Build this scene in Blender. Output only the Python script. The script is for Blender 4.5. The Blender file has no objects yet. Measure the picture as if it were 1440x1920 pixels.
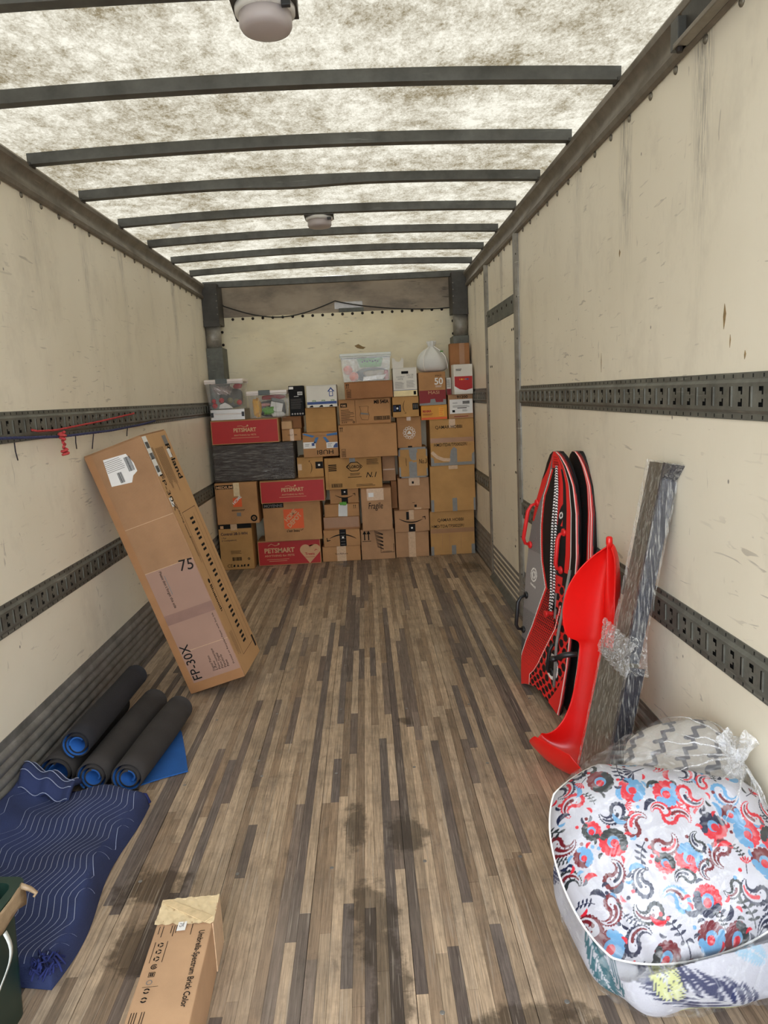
import bpy, bmesh, math, random
import numpy as np
from mathutils import Vector, Matrix, Quaternion

random.seed(7)
SC = bpy.context.scene
COL = SC.collection
PI = math.pi

# ------------------------------------------------------------------ camera
cam_d = bpy.data.cameras.new('camera')
cam_d.sensor_fit = 'VERTICAL'
cam_d.sensor_height = 36.0
cam_d.lens = 1331.0 / 1920.0 * 36.0
cam_d.clip_start = 0.05
cam_o = bpy.data.objects.new('camera', cam_d)
COL.objects.link(cam_o)
cr = Vector((0.99830913, -0.02794171, -0.05097192))
cu_ = Vector((0.0548344, 0.16170497, 0.98531451))
cw = Vector((0.01928896, 0.98644349, -0.16296372))
cam_o.matrix_world = Matrix(((cr.x, cu_.x, -cw.x, 0.21587), (cr.y, cu_.y, -cw.y, 0.0),
                             (cr.z, cu_.z, -cw.z, 1.54821), (0, 0, 0, 1)))
SC.camera = cam_o

# ------------------------------------------------------------------ daylight
world = bpy.data.worlds.new('overcast_sky')
SC.world = world
world.use_nodes = True
wb = world.node_tree.nodes['Background']
wb.inputs['Color'].default_value = (0.86, 0.92, 1.0, 1)
wb.inputs['Strength'].default_value = 1.6
sun_d = bpy.data.lights.new('sun', 'SUN')
sun_d.energy = 0.4
sun_d.angle = math.radians(12)
sun_d.color = (1.0, 0.95, 0.86)
sun_o = bpy.data.objects.new('sun', sun_d)
sun_o.rotation_euler = (math.radians(-18), math.radians(14), 0)
COL.objects.link(sun_o)

SC.view_settings.view_transform = 'Standard'
SC.view_settings.look = 'None'
SC.view_settings.gamma = 1.0
SC.view_settings.exposure = 2.0
SC.view_settings.use_curve_mapping = False
SC.cycles.use_denoising = True
SC.cycles.max_bounces = 14
SC.cycles.diffuse_bounces = 7
SC.cycles.transparent_max_bounces = 24


# ------------------------------------------------------------------ materials
def srgb(r, g, b):
    def f(c):
        c /= 255.0
        return c / 12.92 if c <= 0.04045 else ((c + 0.055) / 1.055) ** 2.4
    return (f(r), f(g), f(b), 1.0)


class NT:
    def __init__(s, name):
        s.m = bpy.data.materials.new(name)
        s.m.use_nodes = True
        s.t = s.m.node_tree
        s.b = s.t.nodes['Principled BSDF']
        s.out = s.t.nodes['Material Output']

    def n(s, typ, **kw):
        x = s.t.nodes.new(typ)
        for k, v in kw.items():
            setattr(x, k, v)
        return x

    def l(s, a, b):
        s.t.links.new(a, b)

    def val(s, sock, v):
        if hasattr(v, 'is_linked') or hasattr(v, 'links'):
            s.l(v, sock)
        else:
            sock.default_value = v

    def math(s, op, a, b=None, clamp=False):
        x = s.n('ShaderNodeMath', operation=op)
        x.use_clamp = clamp
        s.val(x.inputs[0], a)
        if b is not None:
            s.val(x.inputs[1], b)
        return x.outputs[0]

    def mix(s, fac, a, b, mode='MIX'):
        x = s.n('ShaderNodeMix', data_type='RGBA', blend_type=mode)
        s.val(x.inputs[0], fac)
        s.val(x.inputs[6], a)
        s.val(x.inputs[7], b)
        return x.outputs[2]

    def ramp(s, v, lo, hi, a=0.0, b=1.0):
        x = s.n('ShaderNodeMapRange')
        x.clamp = True
        s.val(x.inputs[0], v)
        x.inputs[1].default_value = lo
        x.inputs[2].default_value = hi
        x.inputs[3].default_value = a
        x.inputs[4].default_value = b
        return x.outputs[0]

    def coords(s, which='Object', scale=(1, 1, 1), loc=(0, 0, 0), rot=(0, 0, 0)):
        if which == 'World':
            o = s.n('ShaderNodeNewGeometry').outputs['Position']
        else:
            o = s.n('ShaderNodeTexCoord').outputs[which]
        mp = s.n('ShaderNodeMapping')
        mp.inputs['Scale'].default_value = scale
        mp.inputs['Location'].default_value = loc
        mp.inputs['Rotation'].default_value = rot
        s.l(o, mp.inputs['Vector'])
        return mp.outputs[0]

    def noise(s, vec, scale=5, detail=4, rough=0.55, dist=0.0):
        x = s.n('ShaderNodeTexNoise')
        s.l(vec, x.inputs['Vector'])
        x.inputs['Scale'].default_value = scale
        x.inputs['Detail'].default_value = detail
        x.inputs['Roughness'].default_value = rough
        x.inputs['Distortion'].default_value = dist
        return x.outputs[0]

    def bump(s, h, strength=0.2, dist=0.01):
        x = s.n('ShaderNodeBump')
        x.inputs['Strength'].default_value = strength
        x.inputs['Distance'].default_value = dist
        s.l(h, x.inputs['Height'])
        s.l(x.outputs[0], s.b.inputs['Normal'])


def plain(name, col, rough=0.6, metal=0.0, var=0.12, vscale=12, bump=0.0, bscale=60, which='World', spec=None):
    k = NT(name)
    v = k.coords(which)
    n = k.noise(v, vscale, 5)
    f = k.ramp(n, 0.25, 0.75, 1 - var, 1 + var)
    mul = k.n('ShaderNodeVectorMath', operation='SCALE')
    mul.inputs[0].default_value = col[:3]
    k.l(f, mul.inputs['Scale'])
    k.l(mul.outputs[0], k.b.inputs['Base Color'])
    k.b.inputs['Roughness'].default_value = rough
    k.b.inputs['Metallic'].default_value = metal
    if spec is not None:
        k.b.inputs['Specular IOR Level'].default_value = spec
    if bump:
        k.bump(k.noise(v, bscale, 4), bump, 0.004)
    return k.m


M = {}
INK = plain('ink_black', (0.012, 0.012, 0.012), 0.8, spec=.08)
M['ink'] = INK
M['navy_ink'] = plain('ink_navy', (0.015, 0.017, 0.045), 0.8, spec=.1)
M['marker'] = plain('marker_ink', (0.022, 0.018, 0.017), 0.8, spec=.1)
M['red_print'] = plain('red_print', srgb(176, 28, 26), 0.55, var=0.06)
M['darkred_print'] = plain('wine_print', srgb(135, 26, 28), 0.6, var=0.08)
M['orange_print'] = plain('orange_print', srgb(226, 92, 38), 0.6, var=0.05)
M['tan_print'] = plain('kraft_print', srgb(205, 160, 118), 0.7, var=0.05)
M['white_print'] = plain('white_print', srgb(232, 228, 222), 0.6, var=0.04)
M['blue_print'] = plain('blue_print', srgb(58, 82, 140), 0.6, var=0.05)
M['green_print'] = plain('green_print', srgb(96, 140, 70), 0.6)
M['paper'] = plain('white_paper', srgb(232, 230, 226), 0.6, var=0.04)
M['grey_print'] = plain('grey_print', srgb(120, 116, 112), 0.7)
M['cream_print'] = plain('cream_print', srgb(238, 222, 170), 0.6)
M['yellow_print'] = plain('yellow_print', srgb(236, 170, 60), 0.6)
M['duct'] = plain('duct_tape', srgb(128, 126, 122), 0.45, var=0.1, vscale=40)
M['blue_tape'] = plain('blue_tape', srgb(40, 105, 165), 0.5)
M['brown_tape'] = plain('brown_tape', srgb(160, 116, 78), 0.3, var=0.08)
M['clear_tape'] = plain('clear_tape', srgb(205, 172, 138), 0.25, var=0.12, vscale=60)
M['black_tape'] = plain('black_tape', srgb(27, 25, 25), 0.6, spec=.15)
M['old_tape'] = plain('old_brown_tape', srgb(150, 128, 100), 0.4, var=0.25, vscale=40, bump=0.5, bscale=60)
M['tan_tape'] = plain('masking_tape', srgb(222, 200, 160), 0.3, var=0.14, vscale=30, bump=0.5, bscale=40)


def cardboard(name, col, stain=0.15):
    k = NT(name)
    v = k.coords('Object')
    n1 = k.noise(v, 6, 5)
    c = k.mix(k.ramp(n1, 0.3, 0.75), tuple(x * (1 - stain) for x in col[:3]) + (1,), tuple(min(1, x * (1 + stain * .7)) for x in col[:3]) + (1,))
    fib = k.noise(k.coords('Object', (300, 300, 30)), 3, 2)
    c = k.mix(0.12, c, k.mix(fib, (0, 0, 0, 1), (1, 1, 1, 1)), 'SOFT_LIGHT')
    k.l(c, k.b.inputs['Base Color'])
    k.b.inputs['Roughness'].default_value = 0.78
    k.b.inputs['Specular IOR Level'].default_value = 0.25
    w = k.n('ShaderNodeTexWave')
    w.bands_direction = 'Z'
    w.inputs['Scale'].default_value = 45
    w.inputs['Distortion'].default_value = 0.4
    k.l(v, w.inputs['Vector'])
    h = k.math('ADD', k.math('MULTIPLY', w.outputs[1], 0.25), k.noise(v, 9, 3))
    k.bump(h, 0.22, 0.006)
    return k.m


M['card'] = cardboard('cardboard_tan', srgb(182, 136, 92))
M['card2'] = cardboard('cardboard_ochre', srgb(186, 142, 88))
M['card3'] = cardboard('cardboard_grey_tan', srgb(178, 137, 101))
M['card4'] = cardboard('cardboard_brown', srgb(160, 112, 74))
M['card5'] = cardboard('cardboard_light', srgb(200, 162, 122))
M['card_white'] = cardboard('cardboard_white', srgb(226, 222, 212), 0.05)
M['card_black'] = cardboard('cardboard_black', srgb(30, 29, 32), 0.2)
M['card_orange'] = cardboard('cardboard_orange', srgb(222, 158, 74), 0.1)


def wall_material():
    k = NT('cream_liner')
    P = k.coords('World')
    sep = k.n('ShaderNodeSeparateXYZ')
    k.l(P, sep.inputs[0])
    y, z = sep.outputs[1], sep.outputs[2]
    x = sep.outputs[0]
    base = k.mix(k.ramp(k.noise(P, 1.3, 4), 0.3, 0.75), srgb(230, 221, 200), srgb(240, 232, 213))
    # vertical grime runs below the roof bows
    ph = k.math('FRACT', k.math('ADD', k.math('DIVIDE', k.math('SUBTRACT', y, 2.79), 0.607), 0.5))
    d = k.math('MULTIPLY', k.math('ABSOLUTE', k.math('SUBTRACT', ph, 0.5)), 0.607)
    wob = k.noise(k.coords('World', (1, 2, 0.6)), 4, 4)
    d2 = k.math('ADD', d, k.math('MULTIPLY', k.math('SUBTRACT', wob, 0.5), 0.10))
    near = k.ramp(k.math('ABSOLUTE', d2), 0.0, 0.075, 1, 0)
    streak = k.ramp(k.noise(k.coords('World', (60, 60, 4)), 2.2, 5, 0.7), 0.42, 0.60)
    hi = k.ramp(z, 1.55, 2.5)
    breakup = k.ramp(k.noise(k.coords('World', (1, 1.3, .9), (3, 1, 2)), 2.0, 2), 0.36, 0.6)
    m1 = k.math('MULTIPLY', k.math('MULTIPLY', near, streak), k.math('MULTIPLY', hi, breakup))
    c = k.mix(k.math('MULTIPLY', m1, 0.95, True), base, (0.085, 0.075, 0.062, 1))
    # broad faint dirt
    dirt = k.ramp(k.noise(k.coords('World', (1, 1.2, .8), (7, 3, 1)), 2.4, 6, 0.7), 0.52, 0.82, 0, 0.35)
    c = k.mix(dirt, c, (0.33, 0.28, 0.21, 1))
    # short scuffs, mostly horizontal
    for sc_, lo, rot, off in (((14, 9, 60), 0.665, 0.2, 0), ((10, 6, 40), 0.69, -0.35, 9), ((40, 40, 9), 0.70, 0.1, 4)):
        v = k.coords('World', sc_, (off, off * 1.7, off * .3), (rot, 0, 0))
        nn = k.noise(v, 1.0, 2, 0.5, 0.6)
        patch = k.ramp(k.noise(k.coords('World', (1, 1, 1), (off, 2 * off, 1)), 1.7, 3), 0.45, 0.62)
        s = k.math('MULTIPLY', k.ramp(nn, lo, lo + 0.035), patch)
        c = k.mix(k.math('MULTIPLY', s, 0.38), c, (0.16, 0.13, 0.10, 1))
    # tiny specks
    vo = k.n('ShaderNodeTexVoronoi')
    vo.inputs['Scale'].default_value = 6.0
    k.l(k.coords('World', (1, 1, .7)), vo.inputs['Vector'])
    sp = k.ramp(vo.outputs['Distance'], 0.018, 0.034, 0.8, 0)
    c = k.mix(sp, c, (0.09, 0.075, 0.06, 1))
    k.l(c, k.b.inputs['Base Color'])
    k.b.inputs['Roughness'].default_value = 0.42
    k.b.inputs['Specular IOR Level'].default_value = 0.35
    w = k.n('ShaderNodeTexWave')
    w.wave_type = 'BANDS'
    w.bands_direction = 'Y'
    w.inputs['Scale'].default_value = 60
    k.l(P, w.inputs['Vector'])
    h = k.math('ADD', k.math('MULTIPLY', w.outputs[1], 0.05), k.noise(k.coords('World', (1, 2, 1)), 3, 3))
    k.bump(h, 0.18, 0.012)
    return k.m


M['wall'] = wall_material()


def front_wall_material(name, c1, c2, grime):
    k = NT(name)
    P = k.coords('World')
    c = k.mix(k.ramp(k.noise(P, 2.2, 5, .6), 0.3, 0.7), c1, c2)
    s = k.ramp(k.noise(k.coords('World', (7, 1, 45)), 1, 3, .6, .4), 0.64, 0.7)
    pt = k.ramp(k.noise(k.coords('World', (1, 1, 1), (5, 0, 2)), 2.2, 3), 0.42, 0.6)
    c = k.mix(k.math('MULTIPLY', k.math('MULTIPLY', s, pt), .7), c, (0.10, 0.075, 0.05, 1))
    sm = k.ramp(k.noise(k.coords('World', (1, 1, 2.5), (2, 1, 6)), 2.5, 5, .65), 0.45, 0.75, 0, grime)
    c = k.mix(sm, c, (0.06, 0.05, 0.042, 1))
    k.l(c, k.b.inputs['Base Color'])
    k.b.inputs['Roughness'].default_value = 0.5
    k.bump(k.noise(k.coords('World', (80, 1, 8)), 1, 3), 0.1, 0.004)
    return k.m


M['front'] = front_wall_material('front_panel_cream', srgb(226, 212, 176), srgb(236, 226, 196), 0.16)
M['header'] = front_wall_material('header_grey_brown', srgb(140, 124, 106), srgb(164, 150, 130), 0.7)


def steel_material(name, col, rust=0.3, rough=0.5):
    k = NT(name)
    P = k.coords('World')
    n = k.noise(P, 9, 6, .65)
    c = k.mix(k.ramp(n, 0.3, 0.7), tuple(x * .65 for x in col[:3]) + (1,), tuple(x * 1.25 for x in col[:3]) + (1,))
    r = k.ramp(k.noise(k.coords('World', (1, 1, 1.5), (4, 2, 8)), 5, 6, .7), 0.5, 0.75, 0, rust)
    c = k.mix(r, c, (0.045, 0.036, 0.028, 1))
    sc_ = k.ramp(k.noise(k.coords('World', (4, 2.5, 50)), 1.3, 3), 0.66, 0.72, 0, .5)
    c = k.mix(sc_, c, tuple(min(1, x * 2.4) for x in col[:3]) + (1,))
    k.l(c, k.b.inputs['Base Color'])
    k.b.inputs['Metallic'].default_value = 0.35
    k.b.inputs['Roughness'].default_value = rough
    k.bump(k.noise(P, 30, 4), 0.15, 0.004)
    return k.m


M['track'] = steel_material('galvanised_track', srgb(112, 112, 104), 0.55)
M['slot'] = plain('hole_shade_black', (0.008, 0.008, 0.008), 0.9)  # near-black that paints the shade in track slots and nail holes
M['scuff'] = steel_material('scuff_plate_steel', srgb(132, 130, 126), 0.4, 0.5)
M['rail'] = steel_material('roof_rail_steel', srgb(128, 120, 108), 0.35, 0.42)
M['bow'] = steel_material('roof_bow_steel', srgb(92, 92, 88), 0.3, 0.5)
M['post'] = steel_material('post_steel', srgb(150, 146, 138), 0.3, 0.45)
M['gusset'] = steel_material('gusset_dark', srgb(70, 68, 64), 0.5, 0.5)
M['plate'] = steel_material('plate_green_grey', srgb(104, 106, 100), 0.5, 0.6)
M['rivet'] = plain('rivet_metal', srgb(128, 122, 110), 0.4, 0.6)
M['bolt'] = plain('bolt_rusted', srgb(34, 24, 20), 0.6, 0.2)


def roof_material():
    k = NT('translucent_roof')
    fine = k.noise(k.coords('World', (95, 60, 1), (0, 0, 0), (0, 0, .3)), 1.0, 5, 0.7, 0.6)
    mid = k.noise(k.coords('World', (17, 12, 1), (3, 1, 0)), 1.0, 5, 0.65, 0.3)
    big = k.noise(k.coords('World', (2.6, 3.4, 1), (1, 5, 0)), 1.0, 4)
    a = k.math('ADD', k.math('MULTIPLY', k.math('SUBTRACT', fine, .5), 1.3), k.math('MULTIPLY', k.math('SUBTRACT', mid, .5), 1.2))
    a = k.math('ADD', a, k.math('MULTIPLY', k.math('SUBTRACT', big, .5), 1.1))
    f = k.ramp(a, -0.40, 0.30)
    c = k.mix(f, (0.060, 0.047, 0.027, 1), (0.205, 0.188, 0.152, 1))
    tr = k.n('ShaderNodeBsdfTranslucent')
    di = k.n('ShaderNodeBsdfDiffuse')
    mx = k.n('ShaderNodeMixShader')
    mx.inputs[0].default_value = 0.16
    k.l(c, tr.inputs[0])
    k.l(c, di.inputs[0])
    k.l(tr.outputs[0], mx.inputs[1])
    k.l(di.outputs[0], mx.inputs[2])
    k.l(mx.outputs[0], k.out.inputs[0])
    return k.m


M['roof'] = roof_material()


def floor_material():
    k = NT('hardwood_strip')
    at = k.n('ShaderNodeAttribute', attribute_name='Col')
    P = k.coords('World')
    g = k.noise(k.coords('World', (150, 5, 1)), 1.0, 5, 0.65, 0.3)
    g2 = k.noise(k.coords('World', (420, 14, 1), (3, 1, 0)), 1.0, 3, 0.6)
    grain = k.math('ADD', k.math('MULTIPLY', g, 0.65), k.math('MULTIPLY', g2, 0.35))
    c = k.mix(k.ramp(grain, 0.33, 0.66), (0.40, 0.39, 0.38, 1), (1.18, 1.16, 1.14, 1))
    c = k.mix(1.0, at.outputs['Color'], c, 'MULTIPLY')
    # general dirt
    dn = k.ramp(k.noise(P, 4.5, 8, .75), 0.46, 0.72, 0, 0.5)
    c = k.mix(dn, c, (0.062, 0.052, 0.043, 1))
    dusty = k.ramp(k.noise(k.coords('World', (1, .7, 1), (6, 2, 0)), 2.0, 5, .65), 0.48, 0.75, 0, 0.35)
    c = k.mix(dusty, c, (0.30, 0.25, 0.20, 1))
    blot = k.ramp(k.noise(k.coords('World', (1, .5, 1), (2, 9, 0)), 14, 6, .7), 0.56, 0.70, 0, .45)
    c = k.mix(blot, c, (0.06, 0.046, 0.034, 1))
    # oily spots with their own outlines
    st = None
    wn = k.noise(k.coords('World', (1, 1, 1), (1, 1, 0)), 11, 5, .65)
    for sx, sy, rx, ry in ((-.56, 2.12, .13, .11), (-.52, 1.86, .10, .12), (.55, 1.50, .17, .10), (.28, 2.32, .08, .12),
                           (.10, 2.36, .05, .16), (.20, 1.62, .06, .3), (.33, 3.2, .04, .05), (1.08, 6.15, .12, .2), (-.05, 6.5, .1, .05), (.16, 1.9, .08, .2)):
        v = k.coords('World', (1 / rx, 1 / ry, 0), (-sx / rx, -sy / ry, 0))
        ln = k.n('ShaderNodeVectorMath', operation='LENGTH')
        k.l(v, ln.inputs[0])
        q = k.math('ADD', ln.outputs['Value'], k.math('MULTIPLY', k.math('SUBTRACT', wn, .5), 2.4))
        q = k.ramp(q, 0.65, 1.0, 0.66, 0)
        st = q if st is None else k.math('MAXIMUM', st, q)
    c = k.mix(st, c, (0.028, 0.018, 0.011, 1))
    # fine pale scratches
    for rot, off in ((.5, 0), (-.4, 4), (1.2, 8), (0.05, 2)):
        s = k.noise(k.coords('World', (150, 3.0, 1), (off, off, 0), (0, 0, rot)), 1.0, 1.5, .5, 0.5)
        pt = k.ramp(k.noise(k.coords('World', (1, 1, 1), (off, 2, 0)), 3, 3), .45, .62)
        c = k.mix(k.math('MULTIPLY', k.ramp(s, 0.655, 0.675), k.math('MULTIPLY', pt, .5)), c, (0.42, 0.36, 0.29, 1))
    k.l(c, k.b.inputs['Base Color'])
    r = k.ramp(st, 0, .6, 0.55, 0.36)
    k.l(r, k.b.inputs['Roughness'])
    k.b.inputs['Specular IOR Level'].default_value = 0.35
    k.bump(grain, 0.25, 0.003)
    return k.m


M['floor'] = floor_material()
M['joint'] = plain('floor_joint', (0.018, 0.014, 0.011), 0.9)


def attr_material(name, rough=0.6, spec=0.3, bump=0.0, bscale=300, sheen=0.0, coat=0.0):
    k = NT(name)
    at = k.n('ShaderNodeAttribute', attribute_name='Col')
    v = k.coords('Object')
    n = k.noise(v, 90, 3)
    c = k.mix(0.10, at.outputs['Color'], k.mix(n, (0, 0, 0, 1), (1, 1, 1, 1)), 'SOFT_LIGHT')
    k.l(c, k.b.inputs['Base Color'])
    k.b.inputs['Roughness'].default_value = rough
    k.b.inputs['Specular IOR Level'].default_value = spec
    if coat:
        k.b.inputs['Coat Weight'].default_value = coat
    if bump:
        k.bump(k.noise(v, bscale, 3), bump, 0.002)
    return k.m


M['fabric_print'] = attr_material('printed_fabric', 0.75, 0.2, 0.25, 240)
M['foam_print'] = attr_material('printed_foam', 0.45, 0.4, 0.1, 200)


def film_material(name, gloss, haze, hazecol=(0.9, 0.92, 0.95, 1), scale=(1, 1, 1), bscale=14, bstr=0.8, hz=(0.5, 0.7), base=.15):
    """thin clear plastic: straight-through, a mirror share and a milky share along its creases that also paints highlights on wraps"""
    k = NT(name)
    v = k.coords('Object', scale)
    n = k.noise(v, bscale, 5, .6, 1.0)
    bp = k.n('ShaderNodeBump')
    bp.inputs['Strength'].default_value = bstr
    bp.inputs['Distance'].default_value = 0.02
    k.l(n, bp.inputs['Height'])
    t = k.n('ShaderNodeBsdfTransparent')
    g = k.n('ShaderNodeBsdfGlossy')
    g.inputs['Roughness'].default_value = 0.12
    k.l(bp.outputs[0], g.inputs['Normal'])
    d = k.n('ShaderNodeBsdfDiffuse')
    d.inputs[0].default_value = hazecol
    m1 = k.n('ShaderNodeMixShader')
    m1.inputs[0].default_value = gloss
    k.l(t.outputs[0], m1.inputs[1])
    k.l(g.outputs[0], m1.inputs[2])
    m2 = k.n('ShaderNodeMixShader')
    cre = k.noise(k.coords('Object', scale, (3, 2, 1)), bscale * 1.6, 4, .6, 2.0)
    k.l(k.ramp(cre, hz[0], hz[1], haze * base, haze), m2.inputs[0])
    k.l(m1.outputs[0], m2.inputs[1])
    k.l(d.outputs[0], m2.inputs[2])
    k.l(m2.outputs[0], k.out.inputs[0])
    return k.m


M['film'] = film_material('clear_bag_film', 0.07, 0.24, bscale=10, hz=(.50, .68), base=.06)
M['stretch'] = film_material('stretch_wrap', 0.10, 0.42, (0.8, 0.78, 0.72, 1), (34, 34, 3), 1.6, 0.8, (0.50, 0.66), 0.02)  # pale haze streaks paint highlights along the wrap
M['bin_clear'] = film_material('clear_bin_plastic', 0.05, 0.11, (0.82, 0.83, 0.82, 1), (1, 1, 1), 6, 0.15, (0.3, 0.7))
M['bin_milky'] = film_material('milky_bin_plastic', 0.05, 0.26, (0.82, 0.84, 0.80, 1), (1, 1, 1), 6, 0.15, (0.3, 0.7))
M['lid_white'] = plain('lid_white', srgb(224, 214, 208), 0.35, var=.05)
M['lid_milky'] = plain('lid_milky', srgb(212, 216, 210), 0.4, var=.05)
M['latch'] = plain('latch_grey', srgb(78, 84, 80), 0.4)
M['red_plastic'] = plain('red_plastic', srgb(228, 26, 22), 0.24, var=.05, vscale=5, spec=.55)
M['black_plastic'] = plain('black_plastic', (0.012, 0.012, 0.013), 0.4)
M['red_foam'] = plain('red_rubber', srgb(214, 34, 34), 0.45)
M['black_wrap'] = plain('black_item_under_wrap', srgb(50, 43, 40), 0.6, spec=.15)
M['aluminium'] = plain('aluminium', srgb(196, 192, 186), 0.3, 0.7, .06)
M['lens'] = plain('light_lens', srgb(176, 166, 164), 0.35, var=.05)
M['lamp_body'] = plain('light_housing', srgb(205, 202, 196), 0.5, var=.06)
M['rope_red'] = plain('red_rope', srgb(188, 66, 66), 0.8, var=.45, vscale=160)
M['rope_blue'] = plain('blue_rope', srgb(58, 62, 100), 0.8, var=.7, vscale=160)
M['strap'] = plain('dark_strap', srgb(34, 30, 44), 0.7)
M['cable'] = plain('black_cable', (0.012, 0.011, 0.01), 0.5)
M['mat_dark'] = plain('rubber_dark', srgb(50, 46, 44), 0.92, var=.25, vscale=9, bump=.35, bscale=260)
M['mat_black'] = plain('rubber_black', srgb(30, 29, 33), 0.92, var=.2, vscale=9, bump=.35, bscale=260)
M['mat_blue'] = plain('felt_blue', srgb(30, 88, 158), 0.9, var=.12, vscale=14, bump=.3, bscale=260)
M['blanket'] = plain('blanket_blue', srgb(42, 53, 92), 0.92, var=.22, vscale=8, bump=.5, bscale=180)
M['blanket_edge'] = plain('blanket_edge_navy', srgb(28, 38, 92), 0.92, var=.3, vscale=30)
M['stitch'] = plain('stitch_thread', srgb(148, 156, 182), 0.8)
M['green_tote'] = plain('green_tote', srgb(24, 50, 42), 0.35, var=.25, vscale=5, bump=.1, bscale=8)
M['film_roll'] = plain('white_roll', srgb(226, 228, 230), 0.4, var=.05)
M['white_cloth'] = plain('white_cloth_bag', srgb(214, 214, 210), 0.6, var=.08, vscale=10)
M['white_cord'] = plain('white_cord', srgb(238, 236, 230), 0.6)
M['tinsel'] = plain('silver_tinsel', srgb(190, 176, 172), 0.25, .6, .5, 60)
M['bauble_red'] = plain('bauble_red', srgb(196, 30, 46), 0.2)
M['olive'] = plain('olive_bauble', srgb(120, 116, 80), 0.4)
M['dark_cloth'] = plain('dark_cloth', srgb(70, 72, 70), 0.85, var=.4, vscale=20)
M['yellow_cloth'] = plain('yellow_cloth', srgb(236, 176, 24), 0.8)
M['crimson'] = plain('crimson_cloth', srgb(170, 22, 44), 0.8)
M['pink'] = plain('pink_card', srgb(222, 150, 148), 0.7)
M['leaf_green'] = plain('leaf_green', srgb(96, 168, 62), 0.6, var=.3, vscale=60)
M['lime'] = plain('lime_plastic', srgb(104, 190, 60), 0.4, var=.05)
M['orange'] = plain('orange_plastic', srgb(240, 110, 62), 0.55, var=.08)
M['beige'] = plain('beige_cloth', srgb(176, 158, 128), 0.9, var=.15, vscale=40)
M['gouge'] = plain('bare_plywood', srgb(140, 116, 78), 0.9, var=.3, vscale=60)
M['grey_panel'] = plain('grey_brown_panel', srgb(92, 86, 74), 0.35, var=.12, vscale=3)
M['grey_edge'] = plain('dark_grey_edge', srgb(44, 46, 58), 0.35, var=.2, vscale=8)
M['slate'] = plain('slate_frame', srgb(92, 92, 86), 0.4, var=.12)


# ------------------------------------------------------------------ mesh helpers
def mobj(name, V, F, mat, parent=None, smooth=False, cols=None, mats=None, fm=None):
    me = bpy.data.meshes.new(name)
    me.from_pydata([tuple(v) for v in V], [], [tuple(f) for f in F])
    if mats:
        for m in mats:
            me.materials.append(m)
        me.polygons.foreach_set('material_index', fm)
    elif mat is not None:
        me.materials.append(mat)
    if smooth:
        me.polygons.foreach_set('use_smooth', [True] * len(me.polygons))
    if cols is not None:
        a = me.color_attributes.new('Col', 'FLOAT_COLOR', 'POINT')
        a.data.foreach_set('color', np.asarray(cols, dtype=np.float32).ravel())
    me.update()
    o = bpy.data.objects.new(name, me)
    COL.objects.link(o)
    if parent is not None:
        o.parent = parent
    return o


def inst(name, me, parent=None, mw=None):
    o = bpy.data.objects.new(name, me)
    COL.objects.link(o)
    if parent is not None:
        o.parent = parent
    if mw is not None:
        o.matrix_basis = mw
    return o


def empty(name, loc=(0, 0, 0), mw=None):
    o = bpy.data.objects.new(name, None)
    o.empty_display_size = 0.05
    COL.objects.link(o)
    o.location = loc
    if mw is not None:
        o.matrix_basis = mw
    return o


def tag(o, label, cat, group=None):
    o['label'] = label
    o['category'] = cat
    if group:
        o['group'] = group
    return o


def struct(o, label=None, cat=None):
    o['kind'] = 'structure'
    if label:
        o['label'] = label
    if cat:
        o['category'] = cat
    return o


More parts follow.
